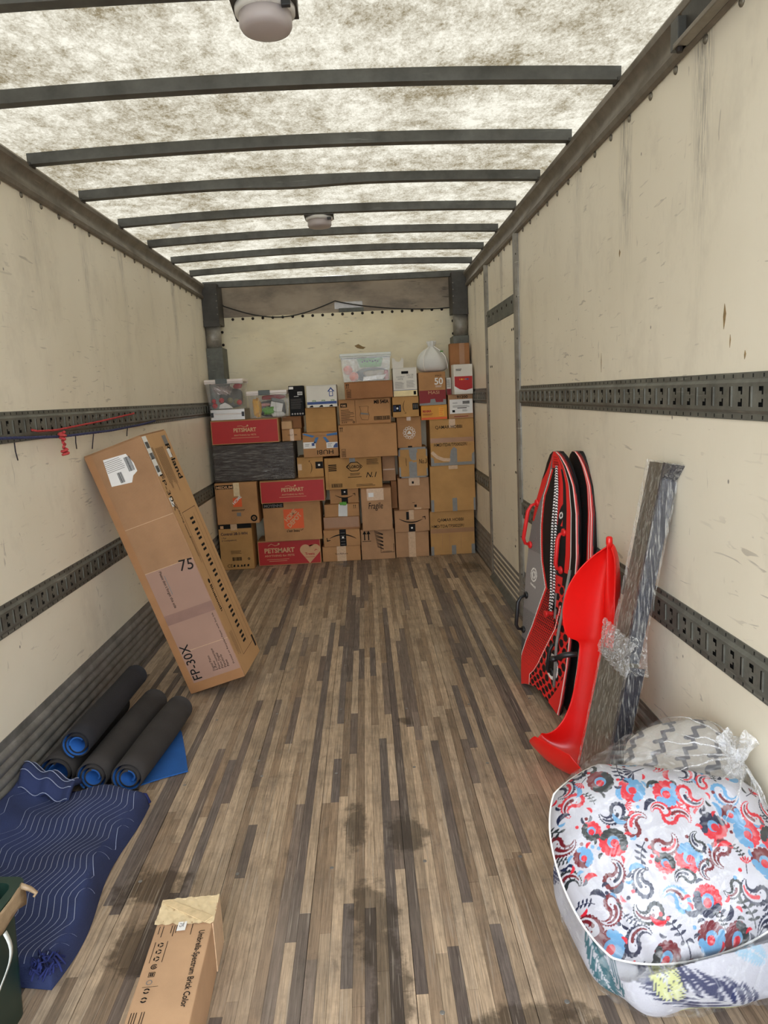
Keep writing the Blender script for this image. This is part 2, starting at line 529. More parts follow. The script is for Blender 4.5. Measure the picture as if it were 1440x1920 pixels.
class MB:
    """collects boxes, tubes and polygons into one mesh"""
    def __init__(s):
        s.V, s.F = [], []

    def add(s, V, F):
        b = len(s.V)
        s.V += [tuple(v) for v in V]
        s.F += [tuple(i + b for i in f) for f in F]
        return s

    def box(s, x0, x1, y0, y1, z0, z1, bev=0.0):
        if bev <= 0:
            V = [(x, y, z) for z in (z0, z1) for y in (y0, y1) for x in (x0, x1)]
            F = [(0, 2, 3, 1), (4, 5, 7, 6), (0, 1, 5, 4), (2, 6, 7, 3), (0, 4, 6, 2), (1, 3, 7, 5)]
            return s.add(V, F)
        b = min(bev, (x1 - x0) * .45, (y1 - y0) * .45, (z1 - z0) * .45)
        bm = bmesh.new()
        bmesh.ops.create_cube(bm, size=1)
        for v in bm.verts:
            v.co = Vector(((x0 + x1) / 2 + v.co.x * (x1 - x0), (y0 + y1) / 2 + v.co.y * (y1 - y0), (z0 + z1) / 2 + v.co.z * (z1 - z0)))
        bmesh.ops.bevel(bm, geom=bm.edges[:], offset=b, segments=2, affect='EDGES', profile=.5)
        bm.verts.index_update()
        V = [v.co[:] for v in bm.verts]
        F = [[v.index for v in f.verts] for f in bm.faces]
        bm.free()
        return s.add(V, F)

    def tube(s, pts, r, seg=8, cap=True):
        pts = [Vector(p) for p in pts]
        n = len(pts)
        rr = r if hasattr(r, '__len__') else [r] * n
        T = []
        for i in range(n):
            T.append((pts[min(i + 1, n - 1)] - pts[max(i - 1, 0)]).normalized())
        up = Vector((0, 0, 1)) if abs(T[0].z) < .9 else Vector((1, 0, 0))
        N = (up - T[0] * up.dot(T[0])).normalized()
        V, F = [], []
        for i in range(n):
            if i:
                q = T[i - 1].rotation_difference(T[i])
                N = q @ N
                N = (N - T[i] * N.dot(T[i])).normalized()
            B = T[i].cross(N)
            for k in range(seg):
                a = 2 * PI * k / seg
                V.append(pts[i] + (N * math.cos(a) + B * math.sin(a)) * rr[i])
        for i in range(n - 1):
            for k in range(seg):
                k2 = (k + 1) % seg
                F.append((i * seg + k, i * seg + k2, (i + 1) * seg + k2, (i + 1) * seg + k))
        if cap:
            F.append(tuple(range(seg - 1, -1, -1)))
            F.append(tuple((n - 1) * seg + k for k in range(seg)))
        return s.add(V, F)

    def lathe(s, prof, seg=24, M_=None):
        V, F = [], []
        for r, z in prof:
            for k in range(seg):
                a = 2 * PI * k / seg
                V.append(Vector((r * math.cos(a), r * math.sin(a), z)))
        if M_ is not None:
            V = [M_ @ v for v in V]
        for i in range(len(prof) - 1):
            for k in range(seg):
                k2 = (k + 1) % seg
                F.append((i * seg + k, i * seg + k2, (i + 1) * seg + k2, (i + 1) * seg + k))
        F.append(tuple(range(seg - 1, -1, -1)))
        F.append(tuple((len(prof) - 1) * seg + k for k in range(seg)))
        return s.add(V, F)

    def prism(s, prof, axis, a0, a1, M_=None):
        """profile list of 2D points extruded along axis 'y' from a0 to a1 (profile in x,z)"""
        n = len(prof)
        V = []
        for a in (a0, a1):
            for p, q in prof:
                V.append(Vector((p, a, q)) if axis == 'y' else (Vector((a, p, q)) if axis == 'x' else Vector((p, q, a))))
        if M_ is not None:
            V = [M_ @ v for v in V]
        F = [(i, (i + 1) % n, n + (i + 1) % n, n + i) for i in range(n)]
        F.append(tuple(range(n - 1, -1, -1)))
        F.append(tuple(range(n, 2 * n)))
        return s.add(V, F)

    def xf(s, M_):
        s.V = [tuple(M_ @ Vector(v)) for v in s.V]
        return s

    def build(s, name, mat, parent=None, smooth=False):
        o = mobj(name, s.V, s.F, mat, parent, smooth)
        return o


def fixn(o):
    bm = bmesh.new()
    bm.from_mesh(o.data)
    bmesh.ops.recalc_face_normals(bm, faces=bm.faces)
    bm.to_mesh(o.data)
    bm.free()
    return o


def smooth_angle(o, ang=40):
    me = o.data
    me.polygons.foreach_set('use_smooth', [True] * len(me.polygons))
    try:
        me.set_sharp_from_angle(angle=math.radians(ang))
    except Exception:
        pass
    return o


# flat print on a face -------------------------------------------------
class Decal:
    """flat marks laid on a face: local (u right, v up) mapped by matrix; one mesh per material and name"""
    def __init__(s, parent, mw):
        s.p, s.mw, s.d = parent, mw, {}
        s.k = 0

    SINGLE = ('film_edge', 'tape', 'label', 'sticker', 'lettering', 'handwriting', 'band', 'panel', 'strip', 'square_mark')
    FINE = ('fine_print', 'barcode', 'printed_lines', 'recycling_mark', 'handling_mark', 'printed_mark', 'tape_print', 'label_print', 'piano_key', 'up_arrow_mark',
            'round_emblem', 'printed_dots', 'scribbled_patch', 'dispenser_drawing', 'logo_mark', 'arrow_mark', 'keyboard_outline', 'smile_arrow')

    def _add(s, key, V2, F, lift):
        if any(w in key[0] for w in s.SINGLE) and key[0] not in s.FINE:
            s.k += 1
            key = key + (s.k,)
        mb = s.d.setdefault(key, MB())
        mb.add([s.mw @ Vector((u, v, lift)) for u, v in V2], F)

    def quad(s, u0, v0, u1, v1, mat, name='printed_mark', lift=0.0012):
        s._add((name, mat), [(u0, v0), (u1, v0), (u1, v1), (u0, v1)], [(0, 1, 2, 3)], lift)

    def poly(s, pts, mat, name='printed_mark', lift=0.0012):
        s._add((name, mat), pts, [tuple(range(len(pts)))], lift)

    def stroke(s, pts, w, mat, name='printed_mark', lift=0.0016):
        n = len(pts)
        ww = w if hasattr(w, '__len__') else [w] * n
        V, F = [], []
        for i in range(n):
            a = Vector(pts[max(i - 1, 0)])
            b = Vector(pts[min(i + 1, n - 1)])
            t = (b - a)
            t = t.normalized() if t.length > 1e-9 else Vector((1, 0))
            nn = Vector((-t.y, t.x)) * ww[i] / 2
            c = Vector(pts[i])
            V += [tuple(c - nn), tuple(c + nn)]
        for i in range(n - 1):
            F.append((2 * i, 2 * i + 2, 2 * i + 3, 2 * i + 1))
        s._add((name, mat), V, F, lift)

    def ring(s, u, v, r0, r1, mat, name='printed_mark', lift=0.0016, n=24, a0=0, a1=2 * PI):
        pts = []
        V, F = [], []
        for i in range(n + 1):
            a = a0 + (a1 - a0) * i / n
            V += [(u + r0 * math.cos(a), v + r0 * math.sin(a)), (u + r1 * math.cos(a), v + r1 * math.sin(a))]
        for i in range(n):
            F.append((2 * i, 2 * i + 1, 2 * i + 3, 2 * i + 2))
        s._add((name, mat), V, F, lift)

    def disc(s, u, v, r, mat, name='printed_mark', lift=0.0016, n=20):
        s.poly([(u + r * math.cos(2 * PI * i / n), v + r * math.sin(2 * PI * i / n)) for i in range(n)], mat, name, lift)

    def text(s, body, u, v, size, mat, name='printed_lettering', rot=0, bold=0.0, align='LEFT', shear=0.0, width=None, lift=0.0018, sx=1.0):
        c = bpy.data.curves.new('txt', 'FONT')
        c.body = body
        c.size = size
        c.align_x = align
        c.offset = bold * size
        c.shear = shear
        c.resolution_u = 3
        t = bpy.data.objects.new('txt', c)
        me = bpy.data.meshes.new_from_object(t)
        co = np.zeros(len(me.vertices) * 3)
        me.vertices.foreach_get('co', co)
        co = co.reshape(-1, 3)
        if width and len(co):
            w = co[:, 0].max() - co[:, 0].min()
            sx = width / max(w, 1e-6)
        ca, sa = math.cos(rot), math.sin(rot)
        V = [(u + ca * p[0] * sx - sa * p[1], v + sa * p[0] * sx + ca * p[1]) for p in co]
        F = [tuple(p.vertices) for p in me.polygons]
        s._add((name, mat), V, F, lift)
        bpy.data.meshes.remove(me)
        bpy.data.objects.remove(t)
        bpy.data.curves.remove(c)

    def lines(s, u0, v0, u1, v1, n, mat, w=0.002, rnd=0.3, name='fine_print'):
        for i in range(n):
            v = v1 + (v0 - v1) * (i + .5) / n
            e = u1 - random.random() * rnd * (u1 - u0)
            s.quad(u0, v - w / 2, e, v + w / 2, mat, name, 0.0016)

    def vlines(s, u0, v0, u1, v1, n, mat, w=0.002, rnd=0.3, name='fine_print'):
        for i in range(n):
            u = u0 + (u1 - u0) * (i + .5) / n
            e = v0 + random.random() * rnd * (v1 - v0)
            s.quad(u - w / 2, e, u + w / 2, v1, mat, name, 0.0016)

    def barcode(s, u0, v0, u1, v1, mat, n=18, name='barcode', lift=0.0022):
        u = u0
        while u < u1:
            w = random.choice((1, 1, 2, 3)) * (u1 - u0) / (n * 3)
            s.quad(u, v0, min(u + w, u1), v1, mat, name, lift)
            u += w + random.choice((1, 1, 2)) * (u1 - u0) / (n * 3)

    def smile(s, u, v, w, mat, rot=0, lift=0.0018, name='smile_arrow'):
        """curved arrow, centre (u,v), width w"""
        n = 16
        ca, sa = math.cos(rot), math.sin(rot)
        up, lo = [], []
        for i in range(n + 1):
            t = i / n
            x = (t - .5) * w
            y = -0.16 * w * (1 - (2 * t - 1) ** 2)
            th = 0.042 * w * (math.sin(PI * min(1, t * 1.05 + .02)) ** .6 + .12)
            up.append((x, y + th / 2))
            lo.append((x, y - th / 2))
        def R(p):
            return (u + ca * p[0] - sa * p[1], v + sa * p[0] + ca * p[1])
        V, F = [], []
        for a, b in zip(lo, up):
            V += [R(a), R(b)]
        for i in range(n):
            F.append((2 * i, 2 * i + 2, 2 * i + 3, 2 * i + 1))
        s._add((name, mat), V, F, lift)
        h = [(.5 * w - .10 * w, .035 * w), (.5 * w + .03 * w, .065 * w), (.5 * w + .035 * w, -.075 * w), (.5 * w + .012 * w, -.07 * w), (.5 * w + .002 * w, .02 * w), (.5 * w - .09 * w, .012 * w)]
        s._add((name, mat), [R(q) for q in h], [(0, 5, 4, 1), (1, 4, 3, 2)], lift)

    def uparrows(s, u, v, h, mat, gap=None, lift=0.0018):
        gap = gap or h * .45
        for k in (0, 1):
            c = u + k * gap
            w = h * .1
            s._add(('up_arrow_mark', mat), [(c - w / 2, v + h * .12), (c + w / 2, v + h * .12), (c + w / 2, v + h * .75), (c - w / 2, v + h * .75)], [(0, 1, 2, 3)], lift)
            s._add(('up_arrow_mark', mat), [(c - w * 1.8, v + h * .68), (c + w * 1.8, v + h * .68), (c, v + h)], [(0, 1, 2)], lift)
        s._add(('up_arrow_mark', mat), [(u - h * .22, v), (u + gap + h * .22, v), (u + gap + h * .22, v + h * .05), (u - h * .22, v + h * .05)], [(0, 1, 2, 3)], lift)

    def frame(s, u0, v0, u1, v1, w, mat, name='printed_mark', lift=0.0014):
        s.quad(u0, v0, u1, v0 + w, mat, name, lift)
        s.quad(u0, v1 - w, u1, v1, mat, name, lift)
        s.quad(u0, v0 + w, u0 + w, v1 - w, mat, name, lift)
        s.quad(u1 - w, v0 + w, u1, v1 - w, mat, name, lift)

    def done(s):
        for key, mb in s.d.items():
            name, mat = key[:2]
            o = mb.build(name, mat if not isinstance(mat, str) else M[mat], s.p)
            if name in s.FINE and len(mb.F) > 1:
                o['kind'] = 'stuff'


# ================================================================== SETTING
W2 = 1.235
Y0, Y1 = -0.30, 7.10
ZR = 2.62

# ---- floor: slab, then laminated hardwood strips
floor = MB().box(-W2 - .04, W2 + .04, Y0, Y1 + .05, -0.12, -0.006).build('floor', M['joint'])
struct(floor, 'worn hardwood strip floor of the truck body', 'floor')
strips = []
NS = 74
sw = 2 * 1.228 / NS
pal_l = [srgb(204, 180, 152), srgb(194, 171, 144), srgb(186, 164, 139), srgb(208, 185, 158)]
pal_d = [srgb(128, 113, 103), srgb(114, 102, 95), srgb(140, 124, 112), srgb(122, 111, 105)]
pal_m = [srgb(168, 144, 119), srgb(158, 136, 113)]
prev = None
for i in range(NS):
    y = Y0 - random.random() * .8
    while y < Y1:
        L_ = random.choice((.35, .5, .8, 1.1, 1.4, 1.8)) * (0.8 + .4 * random.random())
        ya, yb = max(y, Y0), min(y + L_, Y1)
        if yb - ya > .04:
            q = random.random()
            c = random.choice(pal_l if q < .52 else (pal_d if q < .80 else pal_m))
            j = 0.80 + .24 * random.random()
            strips.append((i, ya, yb, tuple(v * j for v in c[:3]) + (1,)))
        y += L_
def strip_geo(i, ya, yb):
    x0 = -1.228 + i * sw
    g = 0.0016 if i % 9 == 0 else 0.0004
    dz = -0.0006 * ((i * 7 + int(ya * 10)) % 3)
    return x0 + g, x0 + sw - .0003, ya + .0006, yb - .0006, -0.006, dz
def strip_score(sr):
    i, ya, yb, _ = sr
    xm = -1.228 + (i + .5) * sw
    a, b = max(ya, 1.42 + .12 * abs(xm)), min(yb, 6.6)
    if b <= a or abs(xm - .2) > .56 * ((a + b) / 2 + .35):
        return 0
    if xm < -.75 and a < 2.6 or xm > .72 and a < 2.5:
        return 0
    return sw * (1 / a - 1 / b)
strips.sort(key=strip_score, reverse=True)
for sr in strips[:290]:
    g = strip_geo(*sr[:3])
    mb = MB().box(*g)
    o = mobj('floor_strip', mb.V, mb.F, M['floor'], floor, cols=[sr[3]] * 8)
mb = MB()
cc = []
for sr in strips[290:]:
    mb.box(*strip_geo(*sr[:3]))
    cc += [sr[3]] * 8
o = mobj('floor_strips_far', mb.V, mb.F, M['floor'], floor, cols=cc)
o['kind'] = 'stuff'
# floor screws
sm = MB().lathe([(0.007, 0.0), (0.0062, .0008), (.003, .001)], 10).build('floor_screw', M['scuff'], floor)
smm = sm.data
sm.location = (-.33, 2.9, 0)
for bx in range(-3, 5):
    for q in range(10):
        x, y = bx * .315 + .02 + random.uniform(-.01, .01), 1.55 + q * .6 + random.uniform(-.02, .02)
        if abs(x) < 1.2:
            inst('floor_screw', smm, floor, Matrix.Translation((x, y, 0)))

# ---- unseen ground, added to dim reflections and light from below the horizon
gr = MB().box(-25, 25, -30, 25, -1.25, -1.15).build('ground', plain('unseen_ground_grey', srgb(120, 118, 114), .9, var=.15, vscale=1.5))
struct(gr, 'unseen grey ground added below and behind the truck to dim low light', 'ground')

# ---- walls
wl = MB().box(-W2 - .05, -W2, Y0, Y1, -.12, 2.66).build('wall_left', M['wall'])
struct(wl, 'scuffed cream lined side wall behind the leaning long carton', 'wall')
wr = MB().box(W2, W2 + .05, Y0, Y1, -.12, 2.66).build('wall_right', M['wall'])
struct(wr, 'scuffed cream lined side wall with the side door, behind the sleds', 'wall')
for k_, (y, z, hh, ww) in enumerate(((2.02, 1.715, .035, .009), (1.985, 1.645, .018, .003), (1.905, 1.604, .012, .005), (3.065, 1.635, .04, .003), (2.848, 2.041, .014, .008))):
    MB().prism([(y - ww, z + hh * .2), (y, z + hh), (y + ww * .7, z), (y + ww * .2, z - hh), (y - ww * .4, z - hh * .5)], 'x', W2 - .0012, W2 - .0002).build('gouge', M['gouge'], wr)
wf = MB().box(-W2 - .05, W2 + .05, Y1, Y1 + .05, -.12, 2.66).build('wall_front', M['header'])
struct(wf, 'front wall of the truck body behind the stacked cartons', 'wall')
MB().box(-1.16, 1.155, Y1 - .018, Y1, 0, 2.352, .003).build('front_panel', M['front'], wf)
# rows of dark bolt heads round the panel
bm_ = MB().lathe([(0.014, 0.0), (0.013, .005), (.006, .009)], 10, Matrix.Rotation(PI / 2, 4, 'X')).build('bolt_head', M['bolt'], wf)
bmesh_bolt = bm_.data
bm_.location = (-1.10, Y1 - .018, 2.335)
for i in range(1, 24):
    inst('bolt_head', bmesh_bolt, wf, Matrix.Translation((-1.10 + i * 2.21 / 23, Y1 - .018, 2.335)))
for x in (-1.115, 1.118):
    for z in (2.22, 2.10, 1.97):
        inst('bolt_head', bmesh_bolt, wf, Matrix.Translation((x, Y1 - .018, z)))
# silver tape patch and conduit clip on the header
MB().box(-.02, .25, Y1 - .004, Y1 - .0005, 2.385, 2.45).build('foil_tape_patch', plain('foil_tape', srgb(178, 174, 170), .25, .3, .12, 30), wf)
MB().box(.02, .26, Y1 - .022, Y1 - .001, 2.352, 2.39, .003).build('cable_clip_plate', M['plate'], wf)
# torn gouge
MB().prism([(.15, 2.03), (.19, 2.045), (.23, 2.02), (.26, 2.012), (.235, 1.995), (.20, 2.0), (.175, 2.008)], 'y', Y1 - .0195, Y1 - .0185).build('gouge', M['gouge'], wf)

for sgn, side in ((-1, 'left'), (1, 'right')):
    X = sgn * W2
    inn = -sgn                                  # direction into the room
    def XX(d):
        return X + inn * d
    zr = (-.002, 0)
    # corner post at the front: foot, plate, tube, dark gusset
    p = empty('corner_post', (X, 6.95, 0))
    struct(p, '%s steel corner post beside the front wall' % ('grey-green plated' if sgn < 0 else 'dark gusseted, half hidden'), 'post')
    def lb(mb, nm, mat, par, sm=False):
        mb.xf(Matrix.Translation((-X, -6.95, 0)))
        return mb.build(nm, mat, par, sm)
    a, b = sorted((XX(0.0), XX(.142)))
    lb(MB().box(min(XX(.001), XX(.115)), max(XX(.001), XX(.115)), 7.0, Y1 - .02, 0, 1.35, .004), 'post_foot', M['plate'], p)
    pl = lb(MB().box(min(XX(.001), XX(.152)), max(XX(.001), XX(.152)), 6.84, Y1 - .02, 1.35, 2.06, .004), 'lower_plate', M['plate'], p)
    for q in range(3):
        lb(MB().box(min(XX(.02 + q * .045), XX(.026 + q * .045)), max(XX(.02 + q * .045), XX(.026 + q * .045)), 6.836, 6.84, 1.40, 2.03), 'plate_rib', M['plate'], p)
    tb = MB().lathe([(.072, 2.06), (.072, 2.27)], 20, Matrix.Translation((XX(.066), 6.915, 0)))
    lb(tb, 'post_tube', M['post'], p, True)
    lb(MB().box(min(XX(.001), XX(.148)), max(XX(.001), XX(.148)), 6.83, Y1 - .02, 2.27, 2.64, .004), 'gusset', M['gusset'], p)
    lb(MB().box(min(XX(.001), XX(.150)), max(XX(.001), XX(.150)), 6.822, 6.83, 2.25, 2.31, .002), 'gusset_band', M['gusset'], p)
    for q in range(4):
        lb(MB().lathe([(.006, 0), (.005, .004)], 8, Matrix.Translation((XX(.138), 6.83, 2.36 + q * .06)) @ Matrix.Rotation(PI / 2, 4, 'X')), 'bolt_head', M['rivet'], p)

# ---- right side: door between two posts
YA, YB = 5.80, 4.69                              # post centres
d1 = MB().box(W2 - .012, W2 - .0005, YB + .02, YA - .02, .012, 2.03, .003).build('door_1', M['wall'])
struct(d1, 'narrow cream side door between two grey posts', 'door')
for yy, zz in ((4.78, 1.93), (4.83, 1.93), (5.66, 1.72), (5.60, 1.72), (5.62, .95), (4.80, .98), (4.76, .98), (4.86, .45)):
    MB().lathe([(.009, 0), (.008, .003)], 8, Matrix.Translation((W2 - .012, yy, zz)) @ Matrix.Rotation(-PI / 2, 4, 'Y')).build('door_rivet', M['bolt'], d1)
tr_n = [0]
def trim(mb_or_obj, label):
    tr_n[0] += 1
    mb_or_obj.name = 'trim_%d' % tr_n[0]
    return struct(mb_or_obj, label, 'trim')
for yc, lab in ((YA, 'grey vertical door post nearer the front wall'), (YB, 'grey vertical door post nearer the sleds')):
    pr = [(W2, yc - .05), (W2, yc + .05), (W2 - .010, yc + .05), (W2 - .022, yc + .028), (W2 - .022, yc - .028), (W2 - .010, yc - .05)]
    o = fixn(MB().prism(pr, 'z', 0.002, 2.52).build('post', M['post']))
    trim(o, lab)
    for q in range(9):
        MB().lathe([(.006, 0), (.005, .003)], 8, Matrix.Translation((W2 - .0155, yc - .039, .3 + q * .26)) @ Matrix.Rotation(-PI / 2, 4, 'Y')).build('post_rivet', M['bolt'], o)
o = MB().box(W2 - .016, W2 - .0005, YB + .05, YA - .05, 2.03, 2.15, .003).build('door_header', M['plate'])
trim(o, 'grey bolted lintel plate above the side door')
for q in range(6):
    MB().lathe([(.011, 0), (.009, .004)], 8, Matrix.Translation((W2 - .016, 4.80 + q * .17, 2.105)) @ Matrix.Rotation(-PI / 2, 4, 'Y')).build('bolt_head', M['bolt'], o)


# ---- logistic tracks (flanged pressed-steel strips with slots)
def track(sgn, z0, ya, yb, label):
    """profile: flange, slope, raised slotted face, slope, flange. Local frame built in world."""
    X = sgn * W2
    def P(d, y, z):
        return (X - sgn * d, y, z)
    h = .127
    mb = MB()
    lev = [(0.0, .0015), (0.0, .004), (.019, .004), (.027, .0135)]
    prof = [(0.0, .0), (0.0, .004), (.018, .004), (.027, .0135)]
    # lower and upper flange + slopes as strips
    def strip(p, q):
        a = [P(p[1], ya, z0 + p[0]), P(p[1], yb, z0 + p[0]), P(q[1], yb, z0 + q[0]), P(q[1], ya, z0 + q[0])]
        mb.add(a, [(0, 1, 2, 3)])
    for i in range(3):
        strip(prof[i], prof[i + 1])
        strip((h - prof[i][0], prof[i][1]), (h - prof[i + 1][0], prof[i + 1][1]))
    # raised face with real slots
    fz = [.027, .037, .049, .058, .069, .078, .090, .100]
    D = .0135
    per = .1016
    y = ya
    ycuts = [0, .010, .021, .055, .0625, .076, per]
    def hole(ci, ri):
        if ci == 1 and 1 <= ri <= 5:
            return True               # tall slot
        if ci in (3, 4) and ri in (1, 5):
            return True               # pair of short slots
        if ci == 3 and ri in (2, 4):
            return True
        return False
    while y < yb - 1e-4:
        for ci in range(6):
            a, b = y + ycuts[ci], min(y + ycuts[ci + 1], yb)
            if a >= yb:
                continue
            for ri in range(7):
                if hole(ci, ri):
                    continue
                mb.add([P(D, a, z0 + fz[ri]), P(D, b, z0 + fz[ri]), P(D, b, z0 + fz[ri + 1]), P(D, a, z0 + fz[ri + 1])], [(0, 1, 2, 3)])
        # raised lips beside slots
        yy = y + .0085
        if yy + .02 < yb:
            mb.box(min(P(D, 0, 0)[0], P(D + .0035, 0, 0)[0]), max(P(D, 0, 0)[0], P(D + .0035, 0, 0)[0]), yy - .004, yy + .001, z0 + .036, z0 + .091)
        y += per
    o = mb.build('track', M['track'])
    trim(o, label)
    bk = MB().box(min(P(.0012, 0, 0)[0], P(.002, 0, 0)[0]), max(P(.0012, 0, 0)[0], P(.002, 0, 0)[0]), ya, yb, z0 + .022, z0 + h - .022).build('slot_shade_sheet', M['slot'], o)  # black sheet added behind the face, standing for shade inside the slots
    ticks = MB()
    y = ya + .02
    while y < yb - .02:
        for zz in (z0 + .009, z0 + h - .009):
            ticks.box(min(P(.0038, 0, 0)[0], P(.0046, 0, 0)[0]), max(P(.0038, 0, 0)[0], P(.0046, 0, 0)[0]), y - .0025, y + .0025, zz - .005, zz + .005)
        y += .0508
    t = ticks.build('nail_hole_shade', M['slot'], o)  # raised black ticks paint the shade of nail holes on the flanges
    t['kind'] = 'stuff'
    return o


UZ, LZ = 1.431, 0.690
track(-1, UZ, Y0, 6.82, 'upper slotted steel cargo track behind the red rope')
track(-1, LZ, Y0, 6.82, 'lower slotted steel cargo track behind the leaning long carton')
track(1, UZ, Y0, YB - .05, 'upper slotted steel cargo track above the sleds')
track(1, LZ, Y0, YB - .05, 'lower slotted steel cargo track behind the sleds')
track(1, UZ, YA + .05, 6.82, 'short upper cargo track between side door and cartons')
track(1, LZ, YA + .05, 6.82, 'short lower cargo track between side door and cartons')

# ---- corrugated scuff plates
def scuff(sgn, ya, yb, name):
    X = sgn * W2
    prof = [(0.001, .3214), (.004, .3214), (.004, .285)]
    n = 6
    for i in range(n):
        zt = .285 - i * .0455
        for t in range(1, 9):
            z = zt - .0455 * t / 8
            prof.append((.004 + .0125 * math.sin(PI * t / 8) ** .8 if t < 8 else .004, z))
    prof += [(.004, .002), (.001, .002)]
    pr = [(X - sgn * d, z) for d, z in prof]
    o = fixn(MB().prism(pr, 'y', ya, yb).build(name, M['scuff']))
    return o
b_ = scuff(-1, Y0, 6.95, 'baseboard_left')
struct(b_, 'corrugated steel kick plate along the floor behind the rolled mats', 'baseboard')
b_ = scuff(1, Y0, YB - .05, 'baseboard_right')
struct(b_, 'corrugated steel kick plate along the floor behind the sleds', 'baseboard')
o = scuff(1, YB + .05, YA - .05, 'kick_plate')
o.parent = d1
o = scuff(1, YA + .05, 6.95, 'kick')
trim(o, 'short corrugated kick plate between side door and cartons')
o = fixn(MB().prism([(W2, .002), (W2 - .05, .002), (W2 - .022, .03), (W2, .045)], 'y', YB + .05, YA - .05).build('sill', M['plate']))
trim(o, 'sloped steel sill at the foot of the side door')

# ---- roof rails, with rivets below
for sgn in (-1, 1):
    X = sgn * W2
    prof = [(0, 2.505), (.006, 2.500), (.020, 2.506), (.026, 2.522), (.020, 2.532), (.012, 2.545), (.010, 2.565), (.018, 2.588), (.036, 2.604), (.040, 2.622), (.034, 2.632), (0, 2.636)]
    pr = [(X - sgn * d, z) for d, z in prof]
    o = smooth_angle(fixn(MB().prism(pr, 'y', Y0, 6.95).build('rail', M['rail'])), 35)
    trim(o, 'steel roof rail along the %s' % ('wall with the ropes' if sgn < 0 else 'wall with the side door'))
    rv = MB().lathe([(.013, 0), (.012, .003), (.0085, .006), (.002, .008)], 10, Matrix.Rotation(-sgn * PI / 2, 4, 'Y')).build('rivet', M['rivet'], o, True)
    rme = rv.data
    rv.location = (X, 1.0, 2.490)
    y = 1.0 + .194
    while y < 6.8:
        inst('rivet', rme, o, Matrix.Translation((X, y, 2.490)))
        y += .1945
    if sgn > 0:
        # overhead-door track bolted on the near end of the rail
        t = empty('door_track', (X, 1.0, 2.5))
        tag(t, 'dark channel of overhead door track bolted to the roof rail', 'door track')
        def tb(mb, n, mt):
            return mb.xf(Matrix.Translation((-X, -1.0, -2.5))).build(n, mt, t)
        tb(MB().box(X - .034, X - .026, Y0, 2.25, 2.512, 2.60), 'channel_web', M['gusset'])
        tb(MB().box(X - .060, X - .026, Y0, 2.25, 2.500, 2.516, .003), 'channel_lip', M['rail'])
        tb(MB().box(X - .058, X - .026, 2.22, 2.27, 2.50, 2.58, .002), 'end_bracket', M['bow'])
        tb(MB().lathe([(.011, 0), (.009, .012)], 10, Matrix.Translation((X - .045, 2.235, 2.50)) @ Matrix.Rotation(PI, 4, 'X')), 'bolt_head', M['bolt'])

# ---- translucent roof and bows
def zroof(x):
    return 2.672 + .030 * (1 - (x / W2) ** 2)
nx = 24
V, F = [], []
ys = [Y0, 2.0, 4.5, Y1 + .04]
for y in ys:
    for i in range(nx + 1):
        x = -W2 - .04 + (2 * W2 + .08) * i / nx
        V.append((x, y, zroof(max(-W2, min(W2, x)))))
for j in range(len(ys) - 1):
    for i in range(nx):
        a = j * (nx + 1) + i
        F.append((a, a + nx + 1, a + nx + 2, a + 1))
ceil = mobj('ceiling', V, F, M['roof'], smooth=True)
struct(ceil, 'translucent mottled fibreglass roof sheet over dark steel bows', 'ceiling')
BOWS = [.34, .95, 1.56, 2.17, 2.775, 3.39, 3.965, 4.56, 5.15, 5.745, 6.34]
def bow(y, kink=False):
    mb = MB()
    n = 26
    prof = [(-.022, 0), (.022, 0), (.022, .052), (-.022, .052)]
    V, F = [], []
    for i in range(n + 1):
        x = -W2 + .030 + (2 * W2 - .06) * i / n
        zt = zroof(x) - .003
        sag = -.012 * math.exp(-((x + .1) / .25) ** 2) if kink else 0
        for q, (dy, dz) in enumerate(prof):
            V.append((x, y + dy, zt - .046 + dz * .88 + (sag if dz == 0 else 0)))
    for i in range(n):
        for k in range(4):
            k2 = (k + 1) % 4
            F.append((i * 4 + k, i * 4 + k2, (i + 1) * 4 + k2, (i + 1) * 4 + k))
    F += [(3, 2, 1, 0), tuple(n * 4 + k for k in range(4))]
    return fixn(mobj('roof_bow', V, F, M['bow'], ceil))
for i, y in enumerate(BOWS):
    bow(y, i == 6)
    for sgn in (-1, 1):
        MB().box(min(sgn * (W2 - .002), sgn * (W2 - .045)), max(sgn * (W2 - .002), sgn * (W2 - .045)), y - .03, y + .03, 2.618, 2.634, .003).build('bow_bracket', M['gusset'], ceil)
# front header angle closing the roof
o = MB().box(-W2, W2, 6.93, 6.97, 2.612, 2.668, .003).build('header_angle', M['bow'])
trim(o, 'dark steel angle where roof meets the front wall')
# scrap of white tape stuck on the fifth bow
MB().add([(-.90, 4.534, 2.625), (-.80, 4.534, 2.632), (-.86, 4.53, 2.592), (-.90, 4.536, 2.625), (-.80, 4.536, 2.632), (-.86, 4.532, 2.592)], [(0, 2, 1), (3, 4, 5), (0, 1, 4, 3), (1, 2, 5, 4), (2, 0, 3, 5)]).build('tape_scrap', M['paper'], ceil)

